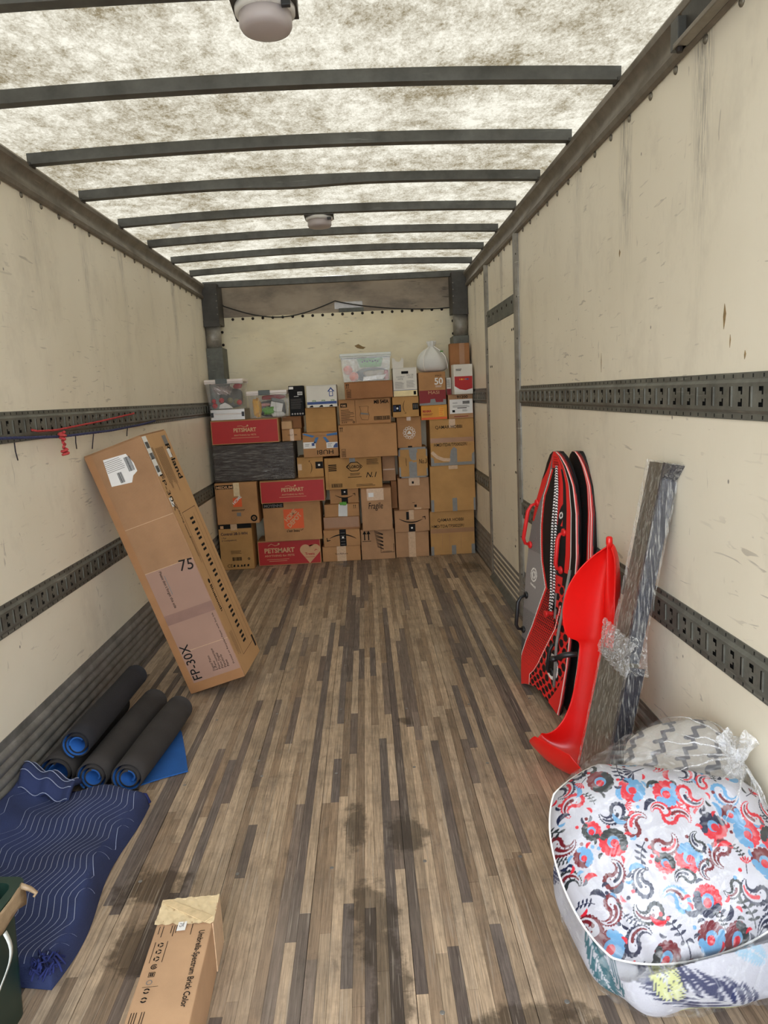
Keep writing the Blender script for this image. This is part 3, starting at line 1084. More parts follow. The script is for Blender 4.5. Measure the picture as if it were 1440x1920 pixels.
def dome_light(x, y, z, label, sc_=1.0):
    t = empty('ceiling_light', (x, y, z))
    tag(t, label, 'light', 'round dome lights under the roof')
    MB().box(-.088, .088, -.075, .065, -.006, 0, .002).build('mounting_plate', M['gusset'], t)
    for s in (-1, 1):
        MB().box(s * .084 - .003, s * .084 + .003, .02, .062, 0, .05, .001).build('bracket_arm', M['gusset'], t)
    MB().lathe([(.082, -.006), (.082, -.020), (.074, -.024)], 32).build('housing', M['lamp_body'], t, True)
    MB().lathe([(.072, -.022), (.072, -.050), (.066, -.060), (.05, -.064), (.0, -.066)], 32).build('dome_lens', M['lens'], t, True)
    MB().box(.05, .074, -.072, -.055, -.034, -.02, .002).build('switch', M['black_plastic'], t)
dome_light(.005, 2.13, 2.603, 'large round dome light under the nearest roof bow')
dome_light(.005, 4.535, 2.628, 'small distant round dome light under a middle roof bow')

# black cable swagged across the front wall
pts = []
for t in np.linspace(0, 1, 40):
    x = -1.08 + 1.07 * t
    pts.append((x, Y1 - .03, 2.46 - .125 * math.sin(PI * min(1, t * 1.0)) ** 1.0 - .0 * t))
for t in np.linspace(0.02, 1, 40):
    x = -.01 + 1.13 * t
    pts.append((x, Y1 - .03, 2.46 - .105 * math.sin(PI * (t * .62)) ** .8 - .015 * t))
pts = [(-1.12, Y1 - .03, 2.42), (-1.13, Y1 - .04, 2.50), (-1.10, Y1 - .035, 2.49)] + pts
o = MB().tube(pts, .0055, 6).build('cable', M['cable'], None, True)
tag(o, 'thin black cable swagged across the top of the front wall', 'cable')

# ================================================================== CARTONS AT THE FRONT WALL
G_BOX = 'cartons stacked against the front wall'


def carton(name, label, x0, x1, z0, z1, y, depth, mat, rot=0.0, cat='box', flaps=True, bev=.004, edge=None):
    """a closed carton; returns (root, decal of its front face, width, height)"""
    w, h = x1 - x0 - .004, z1 - z0 - .001
    r = empty(name, ((x0 + x1) / 2, y + depth / 2, z0 + .0005))
    r.rotation_euler = (0, 0, rot)
    tag(r, label, cat, G_BOX)
    m = M[mat] if isinstance(mat, str) else mat
    th = .0045 if flaps else 0
    MB().box(-w / 2, w / 2, -depth / 2, depth / 2, 0, h - th, bev).build('carton_body', m, r)
    if flaps:
        MB().box(-w / 2, w / 2, -depth / 2, -.0015, h - th, h, .0015).build('top_flap', m, r)
        MB().box(-w / 2, w / 2, .0015, depth / 2, h - th, h, .0015).build('top_flap', m, r)
    mw = Matrix.Translation((-w / 2, -depth / 2, 0)) @ Matrix.Rotation(PI / 2, 4, 'X')
    return r, Decal(r, mw), w, h


def flap_strip(d, w, h, u, tw, v0, v1, mat='clear_tape', name='tape_strip', lift=.0008):
    d.quad(u - tw / 2, v0, u + tw / 2, v1, mat, name, lift)


# --- A loudspeaker carton
r, d, w, h = carton('speaker_carton', 'tan loudspeaker carton on the floor in the far left corner', -1.205, -.893, 0, .437, 6.52, .28, 'card2')
d.quad(0.0, h - .045, w, h - .002, 'black_tape', 'black_tape_band', .0008)
d.quad(.02, h - .042, .05, h - .015, 'tan_print', 'tape_emblem', .0014)
d.quad(.115, h - .06, .175, h - .002, 'clear_tape', 'tape_strip', .0016)
d.text('Control 28-1-WH', .02, h - .105, .036, 'navy_ink', bold=.02, width=.245)
d.text('1 Pair', .022, h - .137, .02, 'navy_ink', bold=.01)
d.text('(2 Loudspeakers)', .022, h - .16, .02, 'navy_ink', bold=.01)
d.lines(.1, .15, .21, .185, 4, 'marker', .0025)
d.barcode(.11, .085, .195, .12, 'ink')
d.ring(.262, .10, .005, .011, 'ink')
d.text('CE', .055, .025, .042, 'ink', 'recycling_mark')
for i, u in enumerate((.12, .155, .19, .215, .25)):
    d.poly([(u - .012, .027), (u + .012, .027), (u, .052)] if i in (1, 2) else [(u - .01, .027), (u + .008, .027), (u + .01, .05), (u - .006, .046)], 'marker', 'handling_mark')
d.done()
# --- B medium moving box
r, d, w, h = carton('moving_box', 'tan moving box marked MEDIUM with small orange logo', -1.2, -.812, .437, .822, 6.5, .29, 'card')
d.quad(.008, h - .055, .17, h - .018, 'ink', 'printed_band')
d.text('MEDIUM', .014, h - .05, .034, 'tan_print', 'printed_lettering', bold=.03, width=.148, lift=.0024)
d.quad(.17, h - .125, .225, h - .001, 'tan_tape', 'tape_strip', .0009)
d.quad(.158, h - .225, .238, h - .14, 'orange_print', 'square_logo')
d.text('HOME', .166, h - .205, .036, 'white_print', 'logo_lettering', rot=.75, bold=.03, lift=.0024)
d.lines(.14, h - .265, .265, h - .248, 2, 'marker', .004, .1)
d.quad(.183, h - .312, .222, h - .278, 'grey_print', 'square_mark')
d.ring(.338, .048, .016, .031, 'ink', 'recycling_mark')
d.ring(.338, .048, .004, .010, 'ink', 'recycling_mark')
d.done()
# --- C dark item in stretch wrap
r = empty('wrapped_crate', (-.826, 6.72, .8225))
tag(r, 'dark box wrapped in shiny stretch film under the topmost red carton', 'box', G_BOX)
MB().box(-.37, .37, -.19, .19, 0, .345, .012).build('crate_body', M['black_wrap'], r)
o = MB().box(-.374, .374, -.194, .194, .002, .349, .014).build('stretch_film', film_material('stretch_wrap_crate', 0.03, 0.34, (0.7, 0.68, 0.64, 1), (2.2, 2.2, 40), 1.5, 0.5, (0.47, 0.70), 0.0), r)  # streaked white haze stands in for glints on this film
# --- D, P, R red pet-supply cartons
def red_carton(label, x0, x1, z0, z1, y, heart=False):
    r, d, w, h = carton('red_carton', label, x0, x1, z0, z1, y, .30, 'card')
    d.quad(.008, .008, w - .008, h - .010, 'red_print', 'red_panel', .0009)
    if not heart:
        c = w * .5
        d.text('PETSMART', c, h * .50, .048, 'tan_print', bold=.035, align='CENTER', width=.205)
        d.text('ANYTHING for PETS', c, h * .33, .020, 'tan_print', bold=.01, align='CENTER', width=.20)
        d.quad(c - .125, h * .245, c + .125, h * .26, 'tan_print', 'fine_print', .0014)
        d.stroke([(c - .065, h * .735), (c - .03, h * .75), (c - .005, h * .69), (c + .025, h * .715)], .004, 'tan_print', 'logo_mark')
        d.disc(c + .027, h * .745, .008, 'tan_print', 'logo_mark')
    else:
        d.text('PETSMART', .06, h * .52, .062, 'tan_print', bold=.035, width=.285)
        d.text('ANYTHING for PETS', .062, h * .36, .026, 'tan_print', bold=.01, width=.28)
        d.quad(.08, h * .24, .29, h * .255, 'tan_print', 'fine_print', .0014)
        d.quad(.10, h * .17, .27, h * .185, 'tan_print', 'fine_print', .0014)
        d.stroke([(.10, h * .80), (.13, h * .88), (.165, h * .80), (.195, h * .83)], .005, 'tan_print', 'logo_mark')
        d.disc(.20, h * .87, .009, 'tan_print', 'logo_mark')
        hp = [(w - .11, .006)]
        for i in range(14):
            a = -PI * .25 + PI * 1.15 * i / 13
            hp.append((w - .055 + .052 * math.cos(a), h * .58 + .05 * math.sin(a)))
        for i in range(14):
            a = PI * .1 + PI * 1.15 * i / 13
            hp.append((w - .145 + .052 * math.cos(a), h * .58 + .05 * math.sin(a)))
        hp = [(min(q[0], w - .002), q[1]) for q in hp]
        d.poly(hp, 'tan_print', 'heart_panel', .0016)
        d.text('Treats', w - .105, h * .36, .034, 'red_print', 'logo_lettering', bold=.02, align='CENTER', lift=.0026)
        d.quad(w - .15, h * .27, w - .06, h * .285, 'red_print', 'fine_print', .0024)
        d.stroke([(w - .06, h * .52), (w - .045, h * .58), (w - .035, h * .54)], .006, 'red_print', 'logo_mark', .0024)
    d.done()
red_carton('topmost red carton, on the film-wrapped dark box', -1.186, -.572, 1.1725, 1.391, 6.5)
red_carton('red carton resting on the large box with the orange square logo', -.787, -.191, .61, .82, 6.5)
red_carton('red carton on the floor with a kraft heart at its right end', -.868, -.270, 0, .24, 6.60, True)
# --- E silver case
r = empty('aluminium_case', (-1.02, 6.65, 1.3915))
tag(r, 'flat silver aluminium case under the clear bin of baubles', 'case', G_BOX)
MB().box(-.152, .152, -.15, .15, 0, .055, .004).build('case_base', M['aluminium'], r)
MB().box(-.152, .152, -.15, .15, .057, .098, .004).build('case_lid', M['aluminium'], r)
MB().box(-.146, .146, -.154, -.15, .050, .060, .001).build('rim_strip', M['lid_white'], r)
for s in (-1, 1):
    MB().box(s * .138 - .012, s * .138 + .012, -.158, -.15, .030, .072, .002).build('latch', M['black_plastic'], r)
    MB().box(s * .148 - .006, s * .148 + .006, -.153, .153, 0, .098, .003).build('corner_guard', M['aluminium'], r)


def clear_bin(label, x0, x1, z0, z1, y, depth, mat, lid, latch=True, tp=.022):
    """tapered clear tote: walls, floor, lid with rim, latch"""
    r = empty('storage_bin', ((x0 + x1) / 2, y + depth / 2, z0 + .0005))
    tag(r, label, 'storage bin', 'clear plastic storage bins on the cartons')
    w, h, dp = (x1 - x0) / 2, z1 - z0, depth / 2
    t = .003
    def ring(e, z):
        return [(-w + e, -dp + e, z), (w - e, -dp + e, z), (w - e, dp - e, z), (-w + e, dp - e, z)]
    b, tt = tp, .004
    hb = h - .028
    V = ring(b, 0) + ring(tt, hb) + ring(tt + t, hb) + ring(b + t, t)
    F = [(3, 2, 1, 0)]
    for k in range(4):
        k2 = (k + 1) % 4
        F += [(k, k2, 4 + k2, 4 + k), (4 + k, 4 + k2, 8 + k2, 8 + k), (8 + k, 8 + k2, 12 + k2, 12 + k)]
    F.append((12, 13, 14, 15))
    mobj('bin_wall', V, F, M[mat], r)
    lb = MB().box(-w - .003, w + .003, -dp - .003, dp + .003, hb + .001, h - .001, .005).build('lid', M[lid], r)
    for s in (-1, 1):
        MB().box(-w - .002, w + .002, s * dp - (.006 if s > 0 else -.001) - .003, s * dp + (.002 if s > 0 else .006), hb - .010, hb, .001).build('rim', M[lid], r)
        MB().tube([(s * w * .42, -dp + b - .0005, .004), (s * w * .42, -dp + tt - .0005, hb - .012)], .0018, 6).build('moulded_rib', M['bin_milky'], r)
    if latch:
        MB().box(-.052 - .02, .052 - .02, -dp - .010, -dp - .003, hb - .012, h + .004, .002).build('latch', M['latch'], r)
    return r


def ball(name, label, cat, c, rad, mat, group=None, ridges=0):
    mb = MB()
    pr = [(max(1e-4, rad * math.sin(a)), -rad * math.cos(a)) for a in np.linspace(.02, PI - .02, 14)]
    mb.lathe(pr, 20)
    if ridges:
        V = []
        for v in mb.V:
            a = math.atan2(v[1], v[0])
            f = 1 + .025 * math.cos(ridges * a)
            V.append((v[0] * f, v[1] * f, v[2]))
        mb.V = V
    o = mb.build(name, M[mat], None, True)
    o.location = c
    return tag(o, label, cat, group)


def cloth_lump(name, label, cat, c, size, mat, seed, group=None, amp=.25, nz=3):
    mb = MB()
    n, m = 22, 14
    rnd = np.random.RandomState(seed)
    ph = rnd.rand(8) * 6
    V, F = [], []
    for j in range(m + 1):
        b = PI * j / m
        for i in range(n):
            a = 2 * PI * i / n
            f = 1 + amp * (math.sin(3 * a + ph[0] + 2 * b) * .4 + math.sin(5 * b + ph[1] + a) * .3 + math.sin(7 * a - 3 * b + ph[2]) * .25)
            q = lambda t: math.copysign(abs(t) ** .6, t)
            V.append((size[0] * q(math.sin(b) * math.cos(a)) * f, size[1] * q(math.sin(b) * math.sin(a)) * f, size[2] * q(math.cos(b)) * f))
    for j in range(m):
        for i in range(n):
            i2 = (i + 1) % n
            F.append((j * n + i, (j + 1) * n + i, (j + 1) * n + i2, j * n + i2))
    o = mobj(name, V, F, M[mat], None, True)
    zmin = min(v[2] for v in V)
    o.location = (c[0], c[1], c[2] - zmin)
    return tag(o, label, cat, group)


# --- F bin of christmas ornaments
clear_bin('clear bin holding silver tinsel and red baubles', -1.205, -.862, 1.490, 1.757, 6.5, .28, 'bin_clear', 'lid_white')
zb = 1.4955
G_BA = 'baubles inside the clear bins'
for i, (x, z, lab) in enumerate(((-1.145, zb + .07, 'small red bauble at the left end of the tinsel bin'), (-1.138, zb + .028, 'lowest red bauble at the left end of the tinsel bin'),
                                 (-1.075, zb + .075, 'red bauble under the silver tinsel'), (-.915, zb + .05, 'red bauble in the right corner of the tinsel bin'))):
    ball('bauble', lab, 'bauble', (x, 6.555 + .0 * i, z), .024 if i else .02, 'bauble_red', G_BA)
ball('bauble', 'olive bauble near the middle of the tinsel bin', 'bauble', (-1.0, 6.57, zb + .072), .026, 'olive', G_BA)
ball('bauble', 'olive bauble resting low in the tinsel bin', 'bauble', (-.945, 6.58, zb + .058), .028, 'olive', G_BA)
tin = MB()
rr = random.Random(3)
pp = []
for i in range(260):
    a = i * .9
    pp.append((-1.065 + .085 * math.cos(a) * rr.uniform(.5, 1), 6.60 + .05 * math.sin(a * .7) * rr.uniform(.4, 1), zb + .165 + .042 * math.sin(a * 1.7) * rr.uniform(.4, 1)))
tin.tube(pp, .0065, 5)
tag(tin.build('tinsel_garland', M['tinsel']), 'bunched silver tinsel garland in the clear bin', 'garland')
cloth_lump('dark_ornament_bag', 'dark grey bag at the back of the tinsel bin', 'bag', (-1.01, 6.69, zb + .002), (.105, .04, .085), 'dark_cloth', 4, amp=.08)
o = MB().add([(-1.10, 6.535, zb + .002), (-.97, 6.535, zb + .002), (-1.0, 6.54, zb + .03), (-1.045, 6.545, zb + .055), (-1.09, 6.54, zb + .035),
              (-1.10, 6.538, zb + .002), (-.97, 6.538, zb + .002), (-1.0, 6.543, zb + .03), (-1.045, 6.548, zb + .055), (-1.09, 6.543, zb + .035)],
             [(0, 1, 2, 3, 4), (9, 8, 7, 6, 5), (0, 5, 6, 1), (1, 6, 7, 2), (2, 7, 8, 3), (3, 8, 9, 4), (4, 9, 5, 0)]).build('tissue_paper', M['paper'])
tag(o, 'crumpled white tissue paper at the foot of the tinsel bin', 'paper')
cloth_lump('red_ribbon', 'dark red ribbon roll at the top of the tinsel bin', 'ribbon', (-.925, 6.585, zb + .172), (.036, .024, .020), 'crimson', 6)
# --- G bin of fabrics and toys
clear_bin('clear bin holding yellow and crimson cloth', -.838, -.480, 1.391, 1.638, 6.5, .28, 'bin_clear', 'lid_white')
zb = 1.3965
cloth_lump('yellow_cloth', 'bright yellow cloth in the corner of a clear bin', 'cloth', (-.762, 6.575, zb), (.036, .03, .075), 'yellow_cloth', 2, amp=.3)
cloth_lump('crimson_cloth', 'crimson cloth at the top of a clear bin', 'cloth', (-.62, 6.63, zb + .158), (.105, .03, .020), 'crimson', 8, amp=.15)
o = MB().box(-.055, .055, -.03, .03, 0, .085, .004).build('grey_carton', M['paper'])
o.location = (-.60, 6.60, zb + .05)
o.rotation_euler = (0, .25, .1)
tag(o, 'small pale grey carton tilted inside a clear bin', 'box')
o = MB().box(-.058, .058, -.032, .030, 0, .028, .004).build('slate_lid', M['slate'])
o.location = (-.5775, 6.60, zb + .1375)
o.rotation_euler = (0, .25, .1)
tag(o, 'slate grey lid on the tilted pale carton', 'lid')
cloth_lump('green_garland', 'bright green artificial leaves inside a clear bin', 'foliage', (-.655, 6.55, zb + .022), (.042, .018, .026), 'leaf_green', 12, amp=.7)
cloth_lump('rolled_towel', 'off-white rolled towel at the bottom of a clear bin', 'towel', (-.575, 6.558, zb + .002), (.06, .022, .022), 'white_cloth', 14, amp=.1)
cloth_lump('pink_cloth', 'folded pink cloth inside a clear bin', 'cloth', (-.70, 6.62, zb + .10), (.05, .03, .014), 'pink', 15, amp=.1)
cloth_lump('dark_fabric', 'dark grey fabric at the back of a clear bin', 'cloth', (-.64, 6.69, zb), (.13, .055, .07), 'dark_cloth', 16, amp=.12)
# --- H black printed carton
r, d, w, h = carton('black_carton', 'upright black carton with white print between bin and white box', -.474, -.338, 1.394, 1.669, 6.62, .20, 'card_black')
d.quad(.005, h - .03, .045, h - .008, 'paper', 'sticker')
d.quad(.08, h - .085, .125, h - .055, 'paper', 'label_sticker')
d.barcode(.084, h - .08, .121, h - .06, 'ink')
d.lines(.045, h - .10, .105, h - .092, 1, 'paper', .004)
for k in range(8):
    d.lines(.012, h - .125 - k * .012, .12, h - .117 - k * .012, 1, 'grey_print', .0025)
for k in range(5):
    d.ring(.022 + k * .024, .02, .004, .007, 'paper', 'handling_mark')
d.done()
# --- I, J, K small cartons
r, d, w, h = carton('small_carton', 'low tan carton with tape, beneath two tiny cartons', -.560, -.382, 1.169, 1.28, 6.60, .36, 'card')
d.quad(w * .42, 0, w * .62, h, 'clear_tape', 'tape_strip', .0008)
d.text('HELLA 1986', w * .3, h * .45, .016, 'marker', width=.085)
d.done()
carton('small_carton', 'smallest light tan carton beside the topmost red carton', -.558, -.458, 1.28, 1.355, 6.585, .10, 'card5')[1].done()
carton('small_carton', 'shadowed brown carton holding up the black carton', -.560, -.378, 1.28, 1.394, 6.70, .28, 'card4')[1].done()
# --- L white carton with arrow, M below
r, d, w, h = carton('white_carton', 'white carton with blue house-shaped arrow', -.312, -.030, 1.462, 1.664, 6.60, .30, 'card_white')
d.quad(0.004, .028, w - .004, .052, 'blue_print', 'printed_band')
for k in range(3):
    d.text('sma', .05 + k * .085, .056, .022, 'green_print', bold=.03)
    d.poly([(.02 + k * .09, .004), (.06 + k * .09, .004), (.05 + k * .09, .022), (.03 + k * .09, .016)], 'ink', 'printed_mark')
ua = w - .052
d.poly([(ua - .034, h - .062), (ua + .034, h - .062), (ua, h - .022)], 'blue_print', 'arrow_mark')
d.quad(ua - .018, h - .105, ua + .018, h - .062, 'blue_print', 'arrow_mark')
d.quad(ua - .012, h - .098, ua + .012, h - .066, 'white_print', 'arrow_mark', .0018)
d.poly([(ua - .016, h - .060), (ua + .016, h - .060), (ua, h - .038)], 'white_print', 'arrow_mark', .0018)
d.done()
r, d, w, h = carton('tan_carton', 'plain tan carton under the white carton with the arrow', -.336, -.051, 1.235, 1.462, 6.64, .32, 'card2')
d.quad(0.003, h * .5, w - .003, h * .505, 'card4', 'crease')
d.done()
# --- N carton with blue tape and HUBI
r, d, w, h = carton('taped_carton', 'tan carton with blue tape and HUBI written upside down', -.374, -.046, 1.01, 1.235, 6.60, .34, 'card')
d.quad(0, h * .86, w, h * .865, 'ink', 'flap_gap')
d.poly([(0.02, h - .004), (w * .35, h - .03), (w * .28, h - .045), (.0, h - .012)], 'blue_tape', 'blue_tape_strip')
d.poly([(w * .68, h - .018), (w - .002, h - .006), (w - .002, h - .03), (w * .7, h - .036)], 'blue_tape', 'blue_tape_strip')
d.poly([(w * .37, h * .80), (w * .46, h * .80), (w * .38, h * .56), (w * .30, h * .56)], 'blue_tape', 'blue_tape_strip')
d.poly([(w * .58, h * .80), (w * .66, h * .80), (w * .76, h * .60), (w * .68, h * .56)], 'blue_tape', 'blue_tape_strip')
d.quad(.003, h * .36, w * .36, h * .62, 'paper', 'shipping_label')
d.quad(w * .25, h * .46, w * .33, h * .58, 'blue_print', 'label_print', .002)
d.lines(.02, h * .44, w * .2, h * .56, 2, 'grey_print', .004)
d.quad(w * .67, h * .34, w - .003, h * .58, 'paper', 'shipping_label')
d.poly([(w * .86, h * .35), (w - .004, h * .35), (w - .004, h * .52), (w * .94, h * .53), (w * .88, h * .44)], 'blue_print', 'label_print', .002)
d.lines(w * .7, h * .38, w * .84, h * .55, 3, 'grey_print', .004)
d.text('HUBI', w * .87, h * .27, .058, 'marker', 'handwriting', rot=PI, bold=.008, width=.15)
d.done()
# --- O, Y sideways smile cartons
def smile_side(label, x0, x1, z0, z1, y, flip):
    r, d, w, h = carton('parcel', label, x0, x1, z0, z1, y, .32, 'card2')
    d.smile(w * .48, h * .5, h * .62, INK, rot=(PI / 2 if not flip else -PI / 2))
    if not flip:
        d.quad(w * .70, h * .42, w - .002, h * .76, 'black_tape', 'printed_tape', .0009)
        d.quad(w * .80, h * .55, w * .88, h * .64, 'white_print', 'tape_emblem')
        d.quad(.004, h * .38, w * .17, h * .68, 'clear_tape', 'clear_tape_strip', .0009)
    else:
        d.quad(.002, h * .26, w * .32, h * .62, 'black_tape', 'printed_tape', .0009)
        d.quad(w * .76, h * .34, w - .002, h * .66, 'black_tape', 'printed_tape', .0009)
        d.disc(w * .18, h * .44, .009, 'white_print', 'tape_emblem', .002)
        for q in (.05, .10, .25, .28):
            d.quad(w * q, h * .32, w * q + .004, h * .56, 'blue_print', 'tape_print', .002)
        for q in (.80, .86, .92):
            d.quad(w * q, h * .40, w * q + .005, h * .60, 'grey_print', 'tape_print', .002)
    d.done()
smile_side('tan parcel with smile arrow pointing up, beside the film-wrapped box', -.442, -.196, .82, 1.01, 6.62, False)
smile_side('tan parcel with smile arrow pointing down, under the white-and-cream carton', .470, .714, 1.335, 1.522, 6.56, True)
# --- Q large moving box
r, d, w, h = carton('moving_box', 'large tan moving box marked MOYENNE with big orange logo', -.786, -.246, .24, .61, 6.56, .34, 'card')
d.quad(.004, h - .05, .195, h - .004, 'ink', 'printed_band')
d.text('MOYENNE', .014, h - .042, .036, 'grey_print', bold=.03, width=.17, lift=.0024)
u0, v0, s = .19, .115, .185
d.quad(u0, v0, u0 + s, v0 + s, 'orange_print', 'square_logo')
for body, du, dv in (('HOME', .030, .062), ('DEPOT', .052, .006)):
    d.text(body, u0 + du, v0 + dv, .060, 'tan_print', 'logo_lettering', rot=.78, bold=.03, width=.135 if body == 'HOME' else .165, lift=.0024)
d.text("c'est beau", u0 + .02, v0 - .032, .036, 'ink', 'logo_lettering', bold=.02, width=.12)
d.stroke([(u0 + .148, v0 - .012), (u0 + .152, v0 - .022), (u0 + .175, v0 - .008)], .004, 'ink')
d.done()
# --- S bleach carton
r, d, w, h = carton('cleaner_carton', 'wide tan carton with diamond-shaped black logo', -.188, .346, .694, .990, 6.60, .34, 'card2')
for k in range(4):
    d.quad(.035, h - .07 - k * .017, .11, h - .06 - k * .017, 'ink', 'printed_lines')
d.quad(w * .44, h - .05, w * .54, h - .001, 'duct', 'tape_strip', .0009)
c, v = w * .52, h * .70
dia = [(c - .075, v), (c - .03, v + .04), (c + .03, v + .04), (c + .075, v), (c + .03, v - .04), (c - .03, v - .04)]
d.stroke(dia + dia[:2], .007, INK, 'diamond_logo')
d.text('CLOROX', c, v - .014, .038, INK, 'logo_lettering', align='CENTER', bold=.03, width=.135)
d.lines(w * .44, h * .42, w * .62, h * .50, 2, 'marker', .005)
d.quad(w * .40, h * .36, w * .64, h * .38, INK)
d.text('N.1', w * .71, h * .34, .07, 'marker', 'handwriting', bold=.006, shear=.3)
d.lines(w * .74, h * .74, w * .97, h * .92, 5, 'marker', .004)
d.frame(.055, .02, .155, .055, .003, INK)
d.barcode(.06, .025, .15, .05, INK)
d.lines(w * .54, h * .06, w * .9, h * .14, 2, 'marker', .004)
d.quad(w * .47 - .22, 0.01, w * .47 - .217, h - .01, 'card4', 'crease')
d.done()
# --- T plain long carton, V with arrows
def arrow_carton(label, x0, x1, z0, z1, y, mat):
    r, d, w, h = carton('shipping_carton', label, x0, x1, z0, z1, y, .38, mat)
    d.uparrows(.018, h - .055, .042, INK, .016)
    d.frame(.018, .012, .055, .085, .003, INK)
    for k in range(6):
        d.quad(.024, .02 + k * .009, .049, .024 + k * .009, INK)
    d.done()
arrow_carton('long plain tan carton jutting out in the middle of the stack', -.035, .497, .990, 1.290, 6.5, 'card')
arrow_carton('low tan carton directly under the bin with orange balls', .042, .482, 1.522, 1.675, 6.55, 'card4')
# --- U dispenser carton
r, d, w, h = carton('dispenser_carton', 'tan carton printed with a paper dispenser drawing', -.022, .455, 1.290, 1.522, 6.60, .34, 'card')
d.text('MB 540A', w - .015, h - .05, .046, INK, bold=.03, align='RIGHT', width=.135)
d.quad(.014, h - .072, .075, h - .035, 'ink', 'printed_band')
d.text('TORK', .02, h - .066, .028, 'tan_print', bold=.03, width=.048, lift=.0024)
d.quad(.148, .01, .151, h - .01, 'marker', 'printed_lines')
d.lines(.015, .03, .14, h - .09, 9, 'marker', .004, .45)
for k in range(3):
    d.ring(.025 + k * .018, .022, .003, .006, INK, 'handling_mark')
d.ring(.13, .022, .005, .010, INK, 'recycling_mark')
c = .235
d.stroke([(c - .05, h - .07), (c + .03, h - .07)], .002, 'marker', 'dispenser_drawing')
d.stroke([(c - .045, h - .07), (c - .035, h - .115), (c - .045, h - .15), (c - .03, h - .19), (c + .03, h - .195), (c + .04, h - .15), (c + .03, h - .115), (c + .035, h - .07)], .003, 'marker', 'dispenser_drawing')
d.poly([(c - .04, h - .125), (c + .03, h - .135), (c + .038, h - .15), (c - .038, h - .142)], 'grey_print', 'dispenser_drawing')
d.frame(w - .155, .03, w - .01, .065, .003, INK)
d.barcode(w - .15, .034, w - .015, .061, INK, 26)
d.done()
# --- W milky bin with orange balls
clear_bin('milky clear bin holding orange balls and a green tub', .018, .478, 1.675, 1.928, 6.55, .30, 'bin_milky', 'lid_milky', False)
zb = 1.6805
ball('play_ball', 'upper left orange play ball in the milky bin', 'ball', (.083, 6.64, zb + .105), .042, 'orange', 'orange balls in the milky bin', 10)
ball('play_ball', 'lower orange play ball on the floor of the milky bin', 'ball', (.135, 6.615, zb + .043), .042, 'orange', 'orange balls in the milky bin', 10)
t = empty('green_tub', (.288, 6.69, zb + .125))
tag(t, 'lime green tub with black spots in the milky bin', 'tub')
mb = MB()
pr = [(.100, 0.0), (.122, .08), (.118, .08), (.097, .003)]
mb.lathe(pr, 28, Matrix.Diagonal((1, .55, 1, 1)))
mb.build('tub_body', M['lime'], t, True)
for k in range(7):
    a = -PI / 2 + (k - 3) * .22
    R_ = .114
    mm = MB().lathe([(.0085, 0), (.0075, .0015)], 10, Matrix.Translation((R_ * math.cos(a), .55 * R_ * math.sin(a) - .001, .048 + .006 * (k % 2))) @ Matrix.Rotation(PI / 2, 4, 'X'))
    mm.build('black_spot', M['ink'], t)
cloth_lump('patterned_cloth', 'dark patterned cloth in the middle of the milky bin', 'cloth', (.30, 6.74, zb), (.14, .05, .055), 'dark_cloth', 22, amp=.12)
cloth_lump('beige_towel', 'folded beige towel lying in the milky bin', 'towel', (.335, 6.66, zb + .035), (.11, .028, .028), 'beige', 23, amp=.12)
o = MB().prism([(.215, 0), (.40, .008), (.43, .05), (.222, .036)], 'y', 6.585, 6.60).build('white_envelope', M['paper'])
o.location = (0, 0, zb + .001)
tag(o, 'white envelope lying at the front of the milky bin', 'envelope')
cloth_lump('red_toy', 'small red cloth toy at the right end of the milky bin', 'toy', (.43, 6.63, zb), (.02, .022, .04), 'crimson', 25)
# --- X white and cream carton with torn flap
r, d, w, h = carton('white_cream_carton', 'white and cream carton with a torn flap standing up', .487, .710, 1.522, 1.782, 6.60, .26, 'card_white')
d.quad(.002, .002, w - .002, .055, 'cream_print', 'printed_band', .0009)
d.quad(.002, .055, w - .002, .059, 'blue_print', 'printed_line', .0012)
d.quad(w * .36, h - .055, w * .65, h - .032, 'ink', 'logo_band')
d.text('COCONUT', w * .14, h - .09, .022, 'grey_print', width=.075)
d.text('WATER', w * .2, h - .11, .022, 'grey_print', width=.05)
d.text('EAU DE', w * .58, h - .075, .022, 'grey_print', width=.06)
d.text('COCO', w * .63, h - .096, .022, 'grey_print', width=.045)
d.lines(w * .08, h * .27, w * .48, h * .52, 11, 'grey_print', .0018)
d.lines(w * .56, h * .30, w * .92, h * .55, 11, 'grey_print', .0018)
d.quad(w * .84, .012, w - .012, .045, 'ink', 'square_mark')
d.done()
fl = MB().prism([(-.108, .259), (-.010, .259), (-.004, .335), (-.02, .35), (-.03, .325), (-.05, .312), (-.075, .32), (-.09, .345), (-.112, .35)], 'y', -.128, -.124).build('torn_flap', M['card_white'], r)
# --- Z carton with round emblem
r, d, w, h = carton('emblem_carton', 'upright tan carton with a white scalloped round emblem', .504, .732, 1.05, 1.335, 6.62, .30, 'card')
c, v = w * .5, h * .48
for k in range(12):
    a = 2 * PI * k / 12
    d.ring(c + .047 * math.cos(a), v + .047 * math.sin(a), .009, .0125, 'white_print', 'round_emblem', n=10)
d.ring(c, v, .030, .034, 'white_print', 'round_emblem')
d.poly([(c - .022, v - .012), (c + .022, v - .012), (c + .012, v + .006), (c, v + .022), (c - .012, v + .006)], 'white_print', 'round_emblem')
d.quad(c - .02, h - .035, c + .02, h - .001, 'clear_tape', 'tape_strip', .0008)
d.quad(c - .018, .0, c + .022, .014, 'marker', 'tape_strip', .0008)
d.done()
